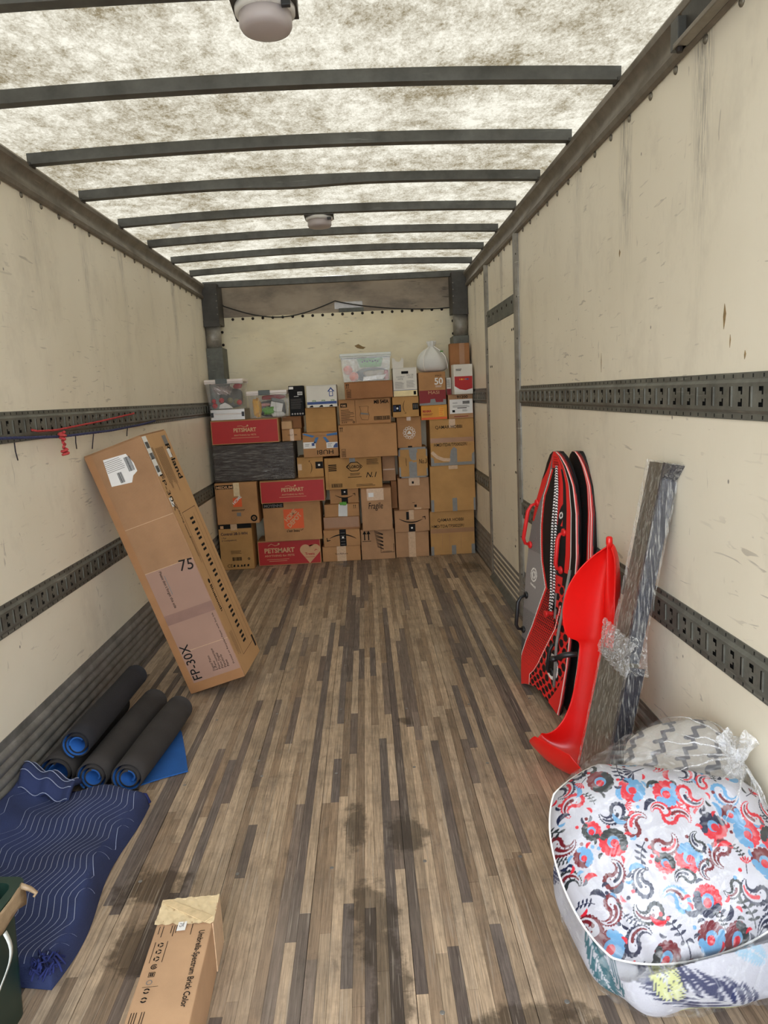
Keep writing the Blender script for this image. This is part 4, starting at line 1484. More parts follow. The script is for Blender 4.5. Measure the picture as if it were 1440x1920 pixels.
# --- AA duct taped carton
r, d, w, h = carton('duct_taped_carton', 'small carton edged with grey duct tape, marked N.3', .506, .779, .765, 1.05, 6.62, .30, 'card2')
for q in ((0, h - .018, w, h), (0, 0, w, .014), (0, 0, .016, h * .36), (0, h * .72, .014, h), (w - .013, 0, w, h * .3), (w - .012, h * .7, w, h)):
    d.quad(*q, 'duct', 'duct_tape_strip', .0009)
d.poly([(w * .35, 0), (w * .62, 0), (w * .62, h * .52), (w * .5, h * .5), (w * .46, h * .55), (w * .35, h * .53)], 'duct', 'duct_tape_strip', .001)
d.poly([(w * .40, h * .64), (w * .46, h * .58), (w * .62, h * .58), (w * .62, h * .8), (w * .66, h * .86), (w * .64, h), (w * .36, h), (w * .38, h * .72)], 'duct', 'duct_tape_strip', .0012)
d.text('No.3', w * .69, h * .46, .06, 'marker', 'handwriting', bold=.006, shear=.2, width=.075)
d.stroke([(w * .26, h * .4), (w * .25, h * .66)], .004, 'marker', 'handwriting')
d.done()
# --- AB carton with two square marks
r, d, w, h = carton('parcel', 'square tan parcel with two tiny black squares above the smile parcel', .487, .786, .46, .765, 6.64, .32, 'card3')
d.quad(w * .36, h - .075, w * .70, h - .001, 'clear_tape', 'tape_strip', .0008)
d.quad(w * .45, h - .058, w * .515, h - .035, 'ink', 'square_mark')
d.quad(w * .50, .022, w * .575, .046, 'ink', 'square_mark')
d.lines(w * .44, .06, w * .53, .07, 1, 'marker', .003)
d.quad(w * .5, .0, w * .72, .016, 'clear_tape', 'tape_strip', .0008)
d.done()
# --- AC smile parcel
r, d, w, h = carton('parcel', 'tan parcel with a black smile arrow, second from the floor', .440, .772, .25, .46, 6.62, .34, 'card3')
d.quad(w * .40, 0.002, w * .59, h * .36, 'black_tape', 'printed_tape', .0009)
d.quad(w * .34, h * .56, w * .42, h * .92, 'black_tape', 'printed_tape', .0009)
d.quad(w * .42, h * .56, w * .56, h, 'clear_tape', 'tape_strip', .0010)
d.disc(w * .49, h * .18, .009, 'white_print', 'tape_emblem', .0022)
d.smile(w * .5, h * .62, w * .74, INK)
d.done()
r, d, w, h = carton('parcel', 'tan carton with a pale vertical tape on the floor beside the two tallest brown boxes', .440, .762, 0, .25, 6.64, .34, 'card3')
d.quad(w * .39, 0, w * .60, h, 'clear_tape', 'tape_strip', .0008)
d.done()
# --- AE fragile, AF arrows
r, d, w, h = carton('parcel', 'tall tan carton with Fragile scribbled in marker', .134, .421, .294, .694, 6.55, .36, 'card3')
d.quad(w * .25, h * .80, w * .42, h * .90, 'paper', 'sticker')
d.quad(w * .2, h * .72, w * .75, h - .001, 'clear_tape', 'clear_tape_strip', .0006)
d.text('Fragile', w * .22, h * .52, .085, 'marker', 'handwriting', bold=.006, shear=.15, width=.135)
d.done()
r, d, w, h = carton('parcel', 'tan carton on the floor with two bold up arrows', .112, .434, 0, .294, 6.62, .36, 'card3')
d.uparrows(.035, h - .115, .105, INK, .038)
for k in range(14):
    v = h * .95 - k * .012
    d.stroke([(w * .40 + k * .002, v), (w * .66, v - .035 + (k % 3) * .008)], .005, 'marker', 'scribbled_patch')
d.stroke([(w * .58, h * .50), (w * .58, h * .22), (w - .01, h * .22), (w - .01, h * .5)], .005, INK)
d.lines(w * .62, h * .23, w * .95, h * .27, 1, INK, .004)
d.done()
# --- AG..AK narrow stack
r, d, w, h = carton('parcel', 'tan parcel with smile arrow, directly under the diamond-logo carton', -.160, .117, .552, .694, 6.66, .30, 'card')
d.quad(w * .40, h * .55, w * .62, h, 'black_tape', 'printed_tape', .0009)
d.quad(w * .40, 0, w * .62, h * .38, 'black_tape', 'printed_tape', .0009)
d.disc(w * .52, h * .77, .008, 'white_print', 'tape_emblem', .0022)
d.smile(w * .52, h * .58, w * .68, INK)
d.done()
r, d, w, h = carton('parcel', 'low tan carton with a hanging white paper tag', -.218, .115, .432, .552, 6.62, .34, 'card')
d.uparrows(w - .05, h - .045, .035, INK, .016)
d.done()
MB().prism([(-.035, .005), (.05, .0), (.055, .115), (-.028, .12)], 'y', -.1725, -.1705).build('paper_tag', M['white_cloth'], r)
cl = cloth_lump('tag_ribbon', '', 'x', (0, 0, 0), (.03, .008, .012), 'leaf_green', 31, amp=.6)
for kk in ('label', 'category'):
    del cl[kk]
cl.parent = r
cl.location = (.02, -.18, .125)
r, d, w, h = carton('parcel', 'low tan carton with wrinkled clear tape below the tagged one', -.233, .115, .310, .432, 6.62, .34, 'card4')
d.quad(.004, h * .15, w - .01, h - .004, 'brown_tape', 'wide_tape', .0008)
d.done()
r, d, w, h = carton('parcel', 'tan parcel with an upside-down smile arrow', -.242, .109, .148, .310, 6.62, .34, 'card')
d.quad(w * .44, 0, w * .62, h, 'black_tape', 'printed_tape', .0009)
d.disc(w * .53, h * .52, .010, 'white_print', 'tape_emblem', .0024)
d.smile(w * .5, h * .42, w * .78, INK, rot=PI)
for k in range(5):
    d.quad(w * .47, h * (.1 + .17 * k), w * .59, h * (.12 + .17 * k), 'grey_print', 'tape_print', .002)
d.done()
r, d, w, h = carton('parcel', 'low tan carton on the floor below the upside-down smile arrow', -.262, .105, 0, .148, 6.63, .36, 'card')
d.quad(w * .38, 0, w * .62, h, 'clear_tape', 'tape_strip', .0008)
d.text('SunAbbate', w * .33, h * .45, .022, 'marker', width=.12)
d.done()
# --- AL, AM recessed
r, d, w, h = carton('parcel', 'recessed tan carton in the gap beside the diamond-logo carton', .352, .480, .73, .985, 6.76, .28, 'card3')
d.quad(.004, h * .42, w - .004, h * .46, 'clear_tape', 'tape_strip', .0008)
d.done()
carton('parcel', 'narrow brown carton deep in the gap beside the Fragile carton', .426, .484, .46, .73, 6.76, .28, 'card4')[1].done()


# --- AN, AO, AP large brown boxes
def big_box(label, x0, x1, z0, z1, y, kind):
    r, d, w, h = carton('large_box', label, x0, x1, z0, z1, y, .40, 'card2')
    if kind != 2:
        d.quad(.002, h * .50, w - .002, h * .60, 'brown_tape', 'wide_tape', .0009)
        u = .05 if kind == 1 else .07
        d.text('QAMAR HOBBI', u, h * (.80 if kind == 1 else .76), .042, 'marker', 'handwriting', bold=.008, width=.25)
        d.text('HMD/TDA/TFS002591', .03 if kind == 1 else .01, h * (.42 if kind == 1 else .62), .042, 'marker', 'handwriting', bold=.008, width=.31, shear=.15)
    if kind == 1:
        d.quad(.0, .0, w, .028, 'duct', 'duct_tape_strip', .001)
        d.poly([(w * .41, .02), (w * .60, .02), (w * .60, .15), (w * .53, .17), (w * .46, .14)], 'duct', 'duct_tape_strip', .0012)
        d.poly([(w * .93, .02), (w, .02), (w, .12), (w * .94, .10)], 'duct', 'duct_tape_strip', .0012)
        d.poly([(0, .02), (.03, .02), (.025, .07), (.0, .085)], 'duct', 'duct_tape_strip', .0012)
        d.stroke([(.01, .13), (.06, .08), (.12, .055), (.18, .05)], .03, 'clear_tape', 'clear_tape_strip', .0013)
        d.quad(w * .44, h - .08, w * .58, h - .001, 'clear_tape', 'clear_tape_strip', .0007)
    elif kind == 2:
        for u0, u1, t in ((.0, .028, .115), (w * .48, w * .585, .125), (w * .955, w, .12)):
            d.quad(u0, 0, u1, t, 'duct', 'duct_tape_strip', .001)
        d.quad(w * .42, h - .035, w * .62, h - .001, 'clear_tape', 'clear_tape_strip', .0008)
    else:
        for u0, u1, t in ((.0, .028, .085), (w * .47, w * .57, .09), (w * .92, w, .095)):
            d.quad(u0, 0, u1, t, 'duct', 'duct_tape_strip', .0012)
        for u in (w * .26, w * .42, w * .68):
            d.stroke([(u, h * .12), (u + .004, h * .46)], .003, 'brown_tape', 'printed_mark')
    d.done()
big_box('large brown box with handwriting, topmost of the right-hand stack', .806, 1.219, .865, 1.295, 6.60, 1)
big_box('large brown box without writing, middle of the right-hand stack', .791, 1.216, .430, .865, 6.60, 2)
big_box('large brown box with handwriting on the floor by the side wall', .778, 1.205, 0, .430, 6.65, 3)
# --- AQ noodle carton, AR labelled carton
r, d, w, h = carton('noodle_carton', 'flat orange carton with red lettering under the wine-red carton', .732, .978, 1.295, 1.43, 6.60, .30, 'card_orange')
d.text('MAMA', .015, h * .52, .032, 'red_print', bold=.03, width=.08)
d.lines(.015, h * .3, .12, h * .45, 2, 'darkred_print', .004)
d.quad(w * .68, h * .25, w * .88, h * .82, 'yellow_print', 'printed_panel', .0009)
d.lines(w * .70, h * .3, w * .86, h * .78, 4, 'orange_print', .004)
d.quad(.003, .004, w - .003, .022, 'orange_print', 'printed_band', .0009)
d.done()
r, d, w, h = carton('labelled_carton', 'tan carton with a large white shipping label and number 91200', .986, 1.219, 1.295, 1.515, 6.60, .20, 'card3')
d.quad(.012, .045, w - .004, h * .80, 'paper', 'shipping_label', .0009)
d.text('91200', w * .35, h * .84, .035, INK, bold=.02, width=.10)
d.lines(.04, h * .62, .10, h * .68, 2, 'grey_print', .003)
d.quad(w * .58, h * .60, w * .86, h * .72, 'ink', 'barcode_block')
for k in range(5):
    d.quad(w * .58, h * (.61 + k * .022), w * .86, h * (.615 + k * .022), 'paper', 'label_print', .002)
d.quad(w * .36, h * .42, w * .74, h * .45, 'ink', 'label_print')
d.lines(.04, h * .46, .20, h * .56, 3, 'grey_print', .003)
d.quad(.035, h * .26, .06, h * .36, 'ink', 'square_mark')
d.lines(w * .56, h * .28, w * .78, h * .38, 3, 'grey_print', .003)
d.lines(w * .22, .012, w * .9, .026, 1, 'darkred_print', .006)
d.done()
# --- AS wine carton
r, d, w, h = carton('wine_carton', 'tan and wine-red carton with a large white 50', .721, .972, 1.43, 1.73, 6.60, .30, 'card')
d.quad(.002, .012, w - .002, h * .45, 'darkred_print', 'red_panel', .0009)
d.text('50', w * .58, h * .62, .085, 'white_print', bold=.02, width=.078)
d.text('MASI', w * .62, h * .86, .022, 'marker', width=.055)
d.lines(w * .62, h * .53, w * .86, h * .59, 2, 'white_print', .003, .2)
d.text('MASI', w * .33, h * .335, .040, 'tan_print', width=.10)
d.poly([(0, 0), (w, 0), (w, h * .16), (w * .90, h * .17), (w * .88, h * .08), (w * .62, h * .08), (w * .58, h * .19), (w * .42, h * .18), (w * .40, h * .07), (0, h * .06)], 'duct', 'duct_tape_strip', .0013)
d.done()
# --- AT red and white carton, AU, AV
r, d, w, h = carton('red_white_carton', 'red and white carton tilted at the top right of the stack', 1.034, 1.212, 1.515, 1.784, 6.54, .13, 'card_white', .05)
d.quad(.006, .03, w - .004, h * .60, 'red_print', 'red_panel', .0009)
d.poly([(.006, .02), (w - .004, .02), (w - .004, .05), (w * .6, .035), (w * .3, .045), (.006, .075)], 'white_print', 'printed_wave', .0014)
for k, m in enumerate(('orange_print', 'yellow_print', 'orange_print', 'grey_print', 'blue_print')):
    d.disc(.055 + k * .018, h * .50, .008, m, 'printed_dots', .0016)
d.lines(.02, h * .78, .075, h * .86, 2, 'marker', .005)
d.done()
r, d, w, h = carton('label_carton', 'small white and pink carton wedged beside the red and white carton', .982, 1.030, 1.515, 1.674, 6.66, .12, 'card_white')
d.quad(.002, .0, w - .002, h * .35, 'darkred_print', 'printed_panel', .0009)
for k in range(6):
    d.quad(.006, h * (.45 + .08 * k), w - .008, h * (.47 + .08 * k), 'marker', 'label_print')
d.done()
r, d, w, h = carton('brown_carton', 'plain brown carton at the very top right by the post', 1.030, 1.216, 1.515, 1.981, 6.70, .11, 'card4')
d.quad(w * .48, 0, w * .74, h, 'brown_tape', 'tape_strip', .0008)
d.done()
# --- AW white drawstring sack
r = empty('drawstring_sack', (.868, 6.76, 1.7305))
tag(r, 'white drawstring sack on top of the wine-red carton', 'bag')
prof = [(.0, .004), (.10, .002), (.140, .03), (.152, .075), (.145, .12), (.118, .165), (.075, .20), (.038, .222), (.028, .235), (.040, .262), (.046, .278), (.036, .285), (.0, .270)]
n = 40
V, F = [], []
for j, (rad, z) in enumerate(prof):
    for i in range(n):
        a = 2 * PI * i / n
        f = 1 + .05 * math.sin(5 * a + 1) * min(1, z / .1) + (.10 * math.sin(9 * a) if z > .14 else .02 * math.sin(7 * a + z * 30))
        V.append((rad * f * math.cos(a), rad * .78 * f * math.sin(a), z + .006 * math.sin(3 * a) * (z > .02)))
for j in range(len(prof) - 1):
    for i in range(n):
        i2 = (i + 1) % n
        F.append((j * n + i, j * n + i2, (j + 1) * n + i2, (j + 1) * n + i))
o = mobj('sack_body', V, F, M['white_cloth'], r, True)
sm_ = o.modifiers.new('s', 'SUBSURF')
sm_.levels = sm_.render_levels = 1
MB().tube([(-.02, -.03, .235), (-.06, -.07, .20), (-.085, -.105, .14), (-.09, -.118, .06), (-.075, -.118, .01)], .0045, 6).build('drawstring', M['white_cord'], r, True)
MB().tube([(.02, -.03, .235), (.07, -.065, .195), (.115, -.075, .14), (.135, -.065, .07), (.14, -.05, .02)], .0045, 6).build('drawstring', M['white_cord'], r, True)
MB().box(.072, .10, -.075, -.068, .178, .192, .002).build('green_tag', M['green_print'], r)

# ================================================================== LEFT SIDE
# ---- ropes and straps on the upper track
def rope(pts, r, twist, name, label, mat):
    """three-strand laid rope following a polyline"""
    P_ = [Vector(p) for p in pts]
    L_ = [0]
    for a, b in zip(P_, P_[1:]):
        L_.append(L_[-1] + (b - a).length)
    N = max(20, int(L_[-1] / .010))
    cen = []
    for i in range(N + 1):
        s = L_[-1] * i / N
        k = max(j for j in range(len(L_)) if L_[j] <= s + 1e-9)
        k = min(k, len(P_) - 2)
        f = (s - L_[k]) / max(1e-9, L_[k + 1] - L_[k])
        cen.append((P_[k].lerp(P_[k + 1], f), (P_[k + 1] - P_[k]).normalized(), s))
    mb = MB()
    for q in range(3):
        pp = []
        for c, t, s in cen:
            up = Vector((1, 0, 0)) if abs(t.x) < .9 else Vector((0, 0, 1))
            n = t.cross(up).normalized()
            b = t.cross(n)
            a = 2 * PI * (s / twist + q / 3)
            pp.append(c + (n * math.cos(a) + b * math.sin(a)) * r * .55)
        mb.tube(pp, r * .62, 5)
    o = mb.build(name, M[mat], None, True)
    return o


XR = -1.206
o = rope([(XR - .008, 3.10, 1.476), (XR, 3.14, 1.468), (XR, 3.32, 1.464), (XR, 3.9, 1.485), (XR, 4.46, 1.512), (XR - .01, 4.48, 1.516)], .0048, .034, 'red_rope', '', 'rope_red')
tag(o, 'red braided rope stretched along the upper cargo track', 'rope')
kn = MB()
kp = []
for i in range(90):
    t = i / 89
    kp.append((XR + .028 + .014 * math.cos(t * 40) * (.7 + .5 * math.sin(t * 9)), 3.315 + .02 * math.sin(t * 37) * (.75 + .35 * math.sin(t * 13)) + .012 * t, 1.455 - .105 * t))
kn.tube(kp, .0062, 6)
k_ = kn.build('hanging_knot', M['rope_red'], o, True)
o = rope([(XR + .006, 1.9, 1.487), (XR + .006, 2.84, 1.455), (XR + .006, 3.35, 1.432), (XR + .004, 4.0, 1.428), (XR, 4.55, 1.438), (XR - .004, 4.9, 1.452)], .006, .04, 'blue_rope', '', 'rope_blue')
tag(o, 'blue and white rope sagging along the upper cargo track', 'rope')
for y, z0, z1, dy in ((2.94, 1.432, 1.358, .03), (3.56, 1.425, 1.36, .02), (3.80, 1.43, 1.345, -.02), (4.345, 1.435, 1.38, 0.0)):
    o = MB().tube([(-1.216, y, z0), (-1.222, y + dy * .4, (z0 + z1) / 2), (-1.226, y + dy, z1)], .0028, 6).build('cord_end', M['strap'], None, True)
    tag(o, {2.94: 'dark cord end hanging below the rope, nearest the camera', 3.56: 'dark cord end hanging just right of the red knot', 3.80: 'dark cord end hanging right at the corner of the long carton', 4.345: 'shortest dark cord end, behind the long carton top'}[y], 'cord', 'loose cord ends below the ropes')

# ---- long keyboard carton leaning on the wall
PM = Matrix(((0.9487, 0.0868, -0.3040, -0.8068), (-0.0937, 0.9956, -0.0081, 3.6558), (0.3020, 0.0362, 0.9526, 0.0025), (0, 0, 0, 1)))
PW, PT, PL = .3238, .3459, 1.3722
pr = empty('keyboard_carton', mw=PM)
tag(pr, 'long tan keyboard carton leaning against the wall', 'box')
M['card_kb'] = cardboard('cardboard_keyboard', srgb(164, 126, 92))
MB().box(0, PW, 0, PT, 0, PL, .007).build('carton_body', M['card_kb'], pr)
# end flaps
MB().box(.003, PW - .003, .003, PT / 2 - .002, PL, PL + .004, .001).build('end_flap', M['card_kb'], pr)
MB().box(.003, PW - .003, PT / 2 + .002, PT - .003, PL, PL + .004, .001).build('end_flap', M['card_kb'], pr)
d = Decal(pr, Matrix.Rotation(PI / 2, 4, 'X'))                 # wide face (local y=0): u=x, v=z
d.quad(.004, .004, .042, PL - .004, 'brown_tape', 'side_tape', .0008)
d.quad(.042, .004, PW - .004, .055, 'brown_tape', 'bottom_tape', .0008)
mauve = plain('mauve_wrap_kraft', srgb(158, 124, 106), .5, var=.08, vscale=4)
d.quad(.043, .056, PW - .005, .70, mauve, 'film_covered_panel', .0007)
d.quad(.043, .40, PW - .005, .455, plain('mauve_tape', srgb(140, 108, 95), .4), 'cross_tape', .0011)
for v in (.70, .235, .95):
    d.quad(.043, v, PW - .004, v + .0025, 'clear_tape', 'film_edge', .0012)
d.poly([(.075, 1.185), (.185, 1.17), (.205, 1.20), (.235, 1.215), (.235, 1.26), (.215, 1.315), (.09, 1.325)], 'paper', 'shipping_label', .0012)
d.lines(.085, 1.25, .19, 1.315, 7, 'grey_print', .0025)
d.barcode(.195, 1.225, .228, 1.30, INK, 14)
d.barcode(.13, 1.185, .155, 1.24, INK, 10)
d.text('75', .225, .655, .085, 'marker', 'handwriting', bold=.004, shear=.1, rot=-.12)
d.text('FP-30X', .10, .065, .072, INK, rot=PI / 2, bold=.005, width=.205)
for k, s in enumerate(('Digital Piano', 'E-Piano', 'Piano numerique', 'Piano Digital', 'Pianoforte', 'Piano')):
    d.text(s, .185 + k * .0165, .085, .018, INK, 'fine_lettering', rot=PI / 2, bold=.005)
d.text('Printed on Recycled Paper with Soy Ink', .30, .09, .013, INK, 'fine_lettering', rot=PI / 2, bold=.005, width=.30)
d.text('Please don t forget this side', .118, .69, .02, INK, 'fine_lettering', rot=-PI / 2, bold=.01, width=.21)
d.lines(.145, .53, .15, .655, 1, 'grey_print', .002)
d.vlines(.133, .54, .143, .66, 1, 'grey_print', .004, .1)
d.done()
d = Decal(pr, Matrix.Translation((PW, 0, 0)) @ Matrix.Rotation(PI / 2, 4, 'Z') @ Matrix.Rotation(PI / 2, 4, 'X'))   # printed face: u=y, v=z
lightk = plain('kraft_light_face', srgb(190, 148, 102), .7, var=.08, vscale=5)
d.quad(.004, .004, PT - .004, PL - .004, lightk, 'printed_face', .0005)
d.text('Roland', .255, 1.30, .082, INK, rot=-PI / 2, bold=.02, width=.20)
d.text('FP-30X', .02, 1.16, .062, INK, rot=-PI / 2, bold=.0, width=.20)
d.vlines(.10, 1.02, .215, 1.29, 9, 'marker', .003, .35)
d.vlines(.055, 1.10, .085, 1.30, 2, 'marker', .004, .2)
d.quad(.255, 1.29, .31, 1.345, 'grey_print', 'printed_patch')
d.quad(.004, 1.15, .058, 1.365, 'paper', 'sticker_strip', .0012)
for v in (1.17, 1.24, 1.30):
    d.barcode(.010, v, .052, v + .035, INK, 12)
d.quad(.245, 1.22, .285, 1.27, 'paper', 'small_sticker', .0022)
d.quad(.01, .98, .045, 1.03, 'paper', 'small_sticker', .0014)
d.text('ordering notice', .06, .985, .026, 'marker', rot=-PI / 2, width=.19)
d.frame(.095, .09, .30, .93, .0022, 'marker', 'keyboard_outline')
d.quad(.245, .12, .247, .90, 'marker', 'keyboard_outline')
v = .885
pat = (2, 3)
q = 0
while v > .13:
    for k in range(pat[q % 2]):
        if v > .13:
            d.quad(.165, v - .013, .215, v, INK, 'piano_key', .0014)
        v -= .0255
    v -= .014
    q += 1
d.disc(.062, .545, .013, INK, 'round_mark')
d.text('Bluetooth', .050, .525, .04, INK, rot=-PI / 2, bold=.02, width=.155)
d.vlines(.06, .64, .085, .80, 3, 'marker', .0022, .3)
d.vlines(.03, .10, .075, .25, 4, 'marker', .0022, .3)
d.quad(.305, .05, .33, .12, 'marker', 'printed_patch')
d.done()


# ---- rolled rubber-backed mats
def roll(p0, p1, r0, r1, turns, outm, label, a0=0.0, squash=1.0, flap=None):
    p0, p1 = Vector(p0), Vector(p1)
    ax = (p1 - p0).normalized()
    side = ax.cross(Vector((0, 0, 1))).normalized()
    up = side.cross(ax)
    na = int(26 * turns)
    ns = 9
    th = .0065
    V, F, fm = [], [], []
    for j in range(ns + 1):
        t = j / ns
        c = p0.lerp(p1, t)
        wob = 1 + .04 * math.sin(5 * t + a0)
        for i in range(na + 1):
            f = i / na
            a = a0 + f * turns * 2 * PI
            rad = (r0 + (r1 - r0) * f) * wob
            for e in (th / 2, -th / 2):
                q = c + side * math.cos(a) * (rad + e) + up * math.sin(a) * (rad + e) * squash
                if f < .25:
                    q = q + ax * (.012 * (1 - f * 4)) * (1 if j == 0 else 0)
                V.append(q)
    W_ = 2 * (na + 1)
    for j in range(ns):
        for i in range(na):
            a = j * W_ + 2 * i
            F.append((a, a + 2, a + W_ + 2, a + W_))
            fm.append(0)
            F.append((a + 1, a + W_ + 1, a + W_ + 3, a + 3))
            fm.append(1)
    for j in (0, ns):
        for i in range(na):
            a = j * W_ + 2 * i
            F.append((a, a + 1, a + 3, a + 2))
            fm.append(1 if i < na * .15 else 0)
    for i in (0, na):
        for j in range(ns):
            a = j * W_ + 2 * i
            F.append((a, a + W_, a + W_ + 1, a + 1))
            fm.append(0)
    root = empty('rolled_mat', p0)
    tag(root, label, 'mat', 'rolled floor mats by the wall')
    V = [v - p0 for v in V]
    mobj('mat_roll', V, F, None, root, True, mats=[M[outm], M['mat_blue']], fm=fm)
    return root


roll((-1.128, 2.74, .082), (-1.118, 3.42, .076), .034, .072, 2.2, 'mat_dark', 'dark brown rolled mat lowest against the corrugated plate, blue mouth open', 2.0, 1.0)
roll((-1.040, 2.755, .196), (-1.030, 3.50, .190), .024, .062, 2.6, 'mat_black', 'black rolled mat lying on top of the other rolls', .6)
roll((-.968, 2.70, .079), (-.925, 3.43, .076), .022, .070, 2.8, 'mat_dark', 'dark grey rolled mat in the middle, spiral blue end showing', -1.0)
rd = roll((-.818, 2.675, .079), (-.772, 3.32, .077), .022, .070, 2.8, 'mat_dark', 'dark rolled mat with a loose bright blue flap on the floor', -1.2)
# loose flap of the last mat
FL = [(-.77, 3.26), (-.74, 3.20), (-.68, 3.02), (-.622, 2.835), (-.72, 2.79), (-.81, 2.735)]
V = [(x, y, .0035) for x, y in FL] + [(x, y, .0092) for x, y in FL]
n = len(FL)
F = [tuple(range(n - 1, -1, -1)), tuple(range(n, 2 * n))] + [(i, (i + 1) % n, n + (i + 1) % n, n + i) for i in range(n)]
o = mobj('loose_flap', [(x + .818, y - 2.675, z - .079) for x, y, z in V], F, M['mat_blue'], rd)
o['label'] = 'bright blue underside of the loose flap'

# ---- quilted moving blanket
def bl_pos(s, t):
    """s 0 wall .. 1 room, t 0 near .. 1 far; a folded thick pad with soft edges"""
    y = (1.80 - .085 * s) + t * (2.70 - .10 * s - (1.80 - .085 * s))
    x0 = -1.205
    x1 = -.735 + .035 * t + .012 * math.sin(9 * t) + .02 * math.sin(4.2 * t + 1)
    x = x0 + s * (x1 - x0)
    if t > .93:
        y -= 0.0
    y += .014 * math.sin(11 * s + 1) * t
    h = .075 + .012 * math.sin(7 * s + 3 * t) + .010 * math.sin(12 * t - 4 * s) + .05 * max(0, 1 - s / .22) ** 2
    h += .05 * math.exp(-((s - .10) / .14) ** 2 - ((t - .93) / .10) ** 2)
    return x, y, h
NB = 80
def edge_fall(q, w=.045):
    q = min(q, 1 - q)
    return min(1, q / w)
bl = empty('moving_blanket', (-.95, 2.2, 0))
tag(bl, 'blue quilted moving blanket folded on the floor', 'blanket')
V, F = [], []
def bl_full(s, t):
    x, y, h = bl_pos(s, t)
    e = min(1, (1 - s) / .07) if s > .93 else 1
    e2 = min(1, t / .05, (1 - t) / .05)
    f = math.sqrt(max(0, 1 - (1 - min(e, e2)) ** 2))
    return Vector((x + .95, y - 2.2, .004 + h * f))
for j in range(NB + 1):
    for i in range(NB + 1):
        V.append(bl_full(i / NB, j / NB))
for j in range(NB):
    for i in range(NB):
        a = j * (NB + 1) + i
        F.append((a, a + 1, a + NB + 2, a + NB + 1))
b0 = len(V)
ring = [i for i in range(NB + 1)] + [(j * (NB + 1) + NB) for j in range(1, NB + 1)] + [NB * (NB + 1) + i for i in range(NB - 1, -1, -1)] + [j * (NB + 1) for j in range(NB - 1, 0, -1)]
for k in ring:
    V.append((V[k][0], V[k][1], .002))
m = len(ring)
for k in range(m):
    F.append((ring[(k + 1) % m], ring[k], b0 + k, b0 + (k + 1) % m))
F.append(tuple(b0 + k for k in range(m)))
mobj('blanket_pad', V, F, M['blanket'], bl, True)
st = MB()
def zig(t):
    p = (t * 4.6) % 1
    q = abs(p * 2 - 1)
    return (max(.12, min(.88, q)) - .5)
for k in range(-9, 27):
    pts_ = []
    for i in range(141):
        t = .02 + .95 * i / 140
        s = .02 + k * .047 + .085 * zig(t + .002 * k) + .30 * t
        if .01 < s < .995:
            p = bl_full(s, t)
            pts_.append((s, t, p))
        elif pts_:
            break
    if len(pts_) > 3:
        V, F = [], []
        for q, (s, t, p) in enumerate(pts_):
            V += [p + Vector((-.0009, 0, .0016)), p + Vector((.0009, 0, .0016))]
        for q in range(len(pts_) - 1):
            F.append((2 * q, 2 * q + 1, 2 * q + 3, 2 * q + 2))
        st.add(V, F)
o = st.build('zigzag_stitching', M['stitch'], bl)
o['kind'] = 'stuff'
# bound edge, frayed tufts and the turned-back corner by the wall
ed = MB()
ed.tube([bl_full(i / 40, .995) + Vector((0, .004, .012)) for i in range(41)], .008, 6)
ed.build('bound_edge', M['blanket_edge'], bl, True)
rr = random.Random(5)
tf = MB()
for k in range(46):
    b = bl_full(.985, .02 + .0 * k) + Vector((rr.uniform(-.05, .015), rr.uniform(-.02, .03), 0))
    tf.tube([b + Vector((0, 0, rr.uniform(.0, .03))), b + Vector((rr.uniform(-.01, .02), rr.uniform(-.03, .0), rr.uniform(.01, .04))), b + Vector((rr.uniform(-.01, .03), rr.uniform(-.05, .0), .004))], .0032, 5)
o = tf.build('frayed_tufts', M['blanket_edge'], bl, True)
o['kind'] = 'stuff'
V, F = [], []
for j in range(13):
    for i in range(25):
        s, t = i / 24, j / 12
        x = -1.20 + .20 * s
        y = 2.56 + .15 * t - .03 * s
        z = .075 + .065 * math.sin(PI * t) * (1 - s * .55) + .05 * (1 - s) + .012 * math.sin(14 * s)
        V.append((x + .95, y - 2.2, z))
for j in range(12):
    for i in range(24):
        a = j * 25 + i
        F.append((a, a + 1, a + 26, a + 25))
o = mobj('turned_corner', V, F, M['blanket'], bl, True)
so = o.modifiers.new('thick', 'SOLIDIFY')
so.thickness = .02
for q in (0.0, .3, .55, .8):
    st = MB()
    st.tube([Vector((-1.20 + .95 + .20 * s, 2.56 + .15 * q - .03 * s - 2.2 - .002, .0795 + .065 * math.sin(PI * q) * (1 - s * .55) + .05 * (1 - s) + .012 * math.sin(14 * s))) for s in np.linspace(0, 1, 20)], .0016, 5)
    st.build('corner_piping', M['stitch'], o, True)

# ---- green tote with tape and a white roll standing in it
tt = empty('green_tote', (-.735, 1.685, 0))
tt.rotation_euler = (0, 0, math.radians(-5))
tag(tt, 'dark green plastic tote with torn tape on its corner', 'tote')
TW, TD, TH = .45, .62, .36
def trg(e, z, r=.03):
    P_ = []
    for (cx, cy, a0) in ((-r - e, -r - e, 0), (-TW + r + e, -r - e, PI / 2), (-TW + r + e, -TD + r + e, PI), (-r - e, -TD + r + e, 3 * PI / 2)):
        for k in range(5):
            a = a0 + PI / 2 * k / 4
            P_.append((cx + r * math.cos(a), cy + r * math.sin(a), z))
    return P_
V, F = [], []
lev = [(.022, 0.0), (.010, TH - .03), (-.010, TH - .03), (-.010, TH), (.014, TH), (.016, TH - .03), (.028, .006)]
for e, z in lev:
    V += trg(e, z)
n = 20
for j in range(len(lev) - 1):
    for i in range(n):
        i2 = (i + 1) % n
        F.append((j * n + i, j * n + i2, (j + 1) * n + i2, (j + 1) * n + i))
F.append(tuple(range(n - 1, -1, -1)))
F.append(tuple((len(lev) - 1) * n + i for i in range(n)))
o = mobj('tote_shell', V, F, M['green_tote'], tt)
smooth_angle(o, 35)
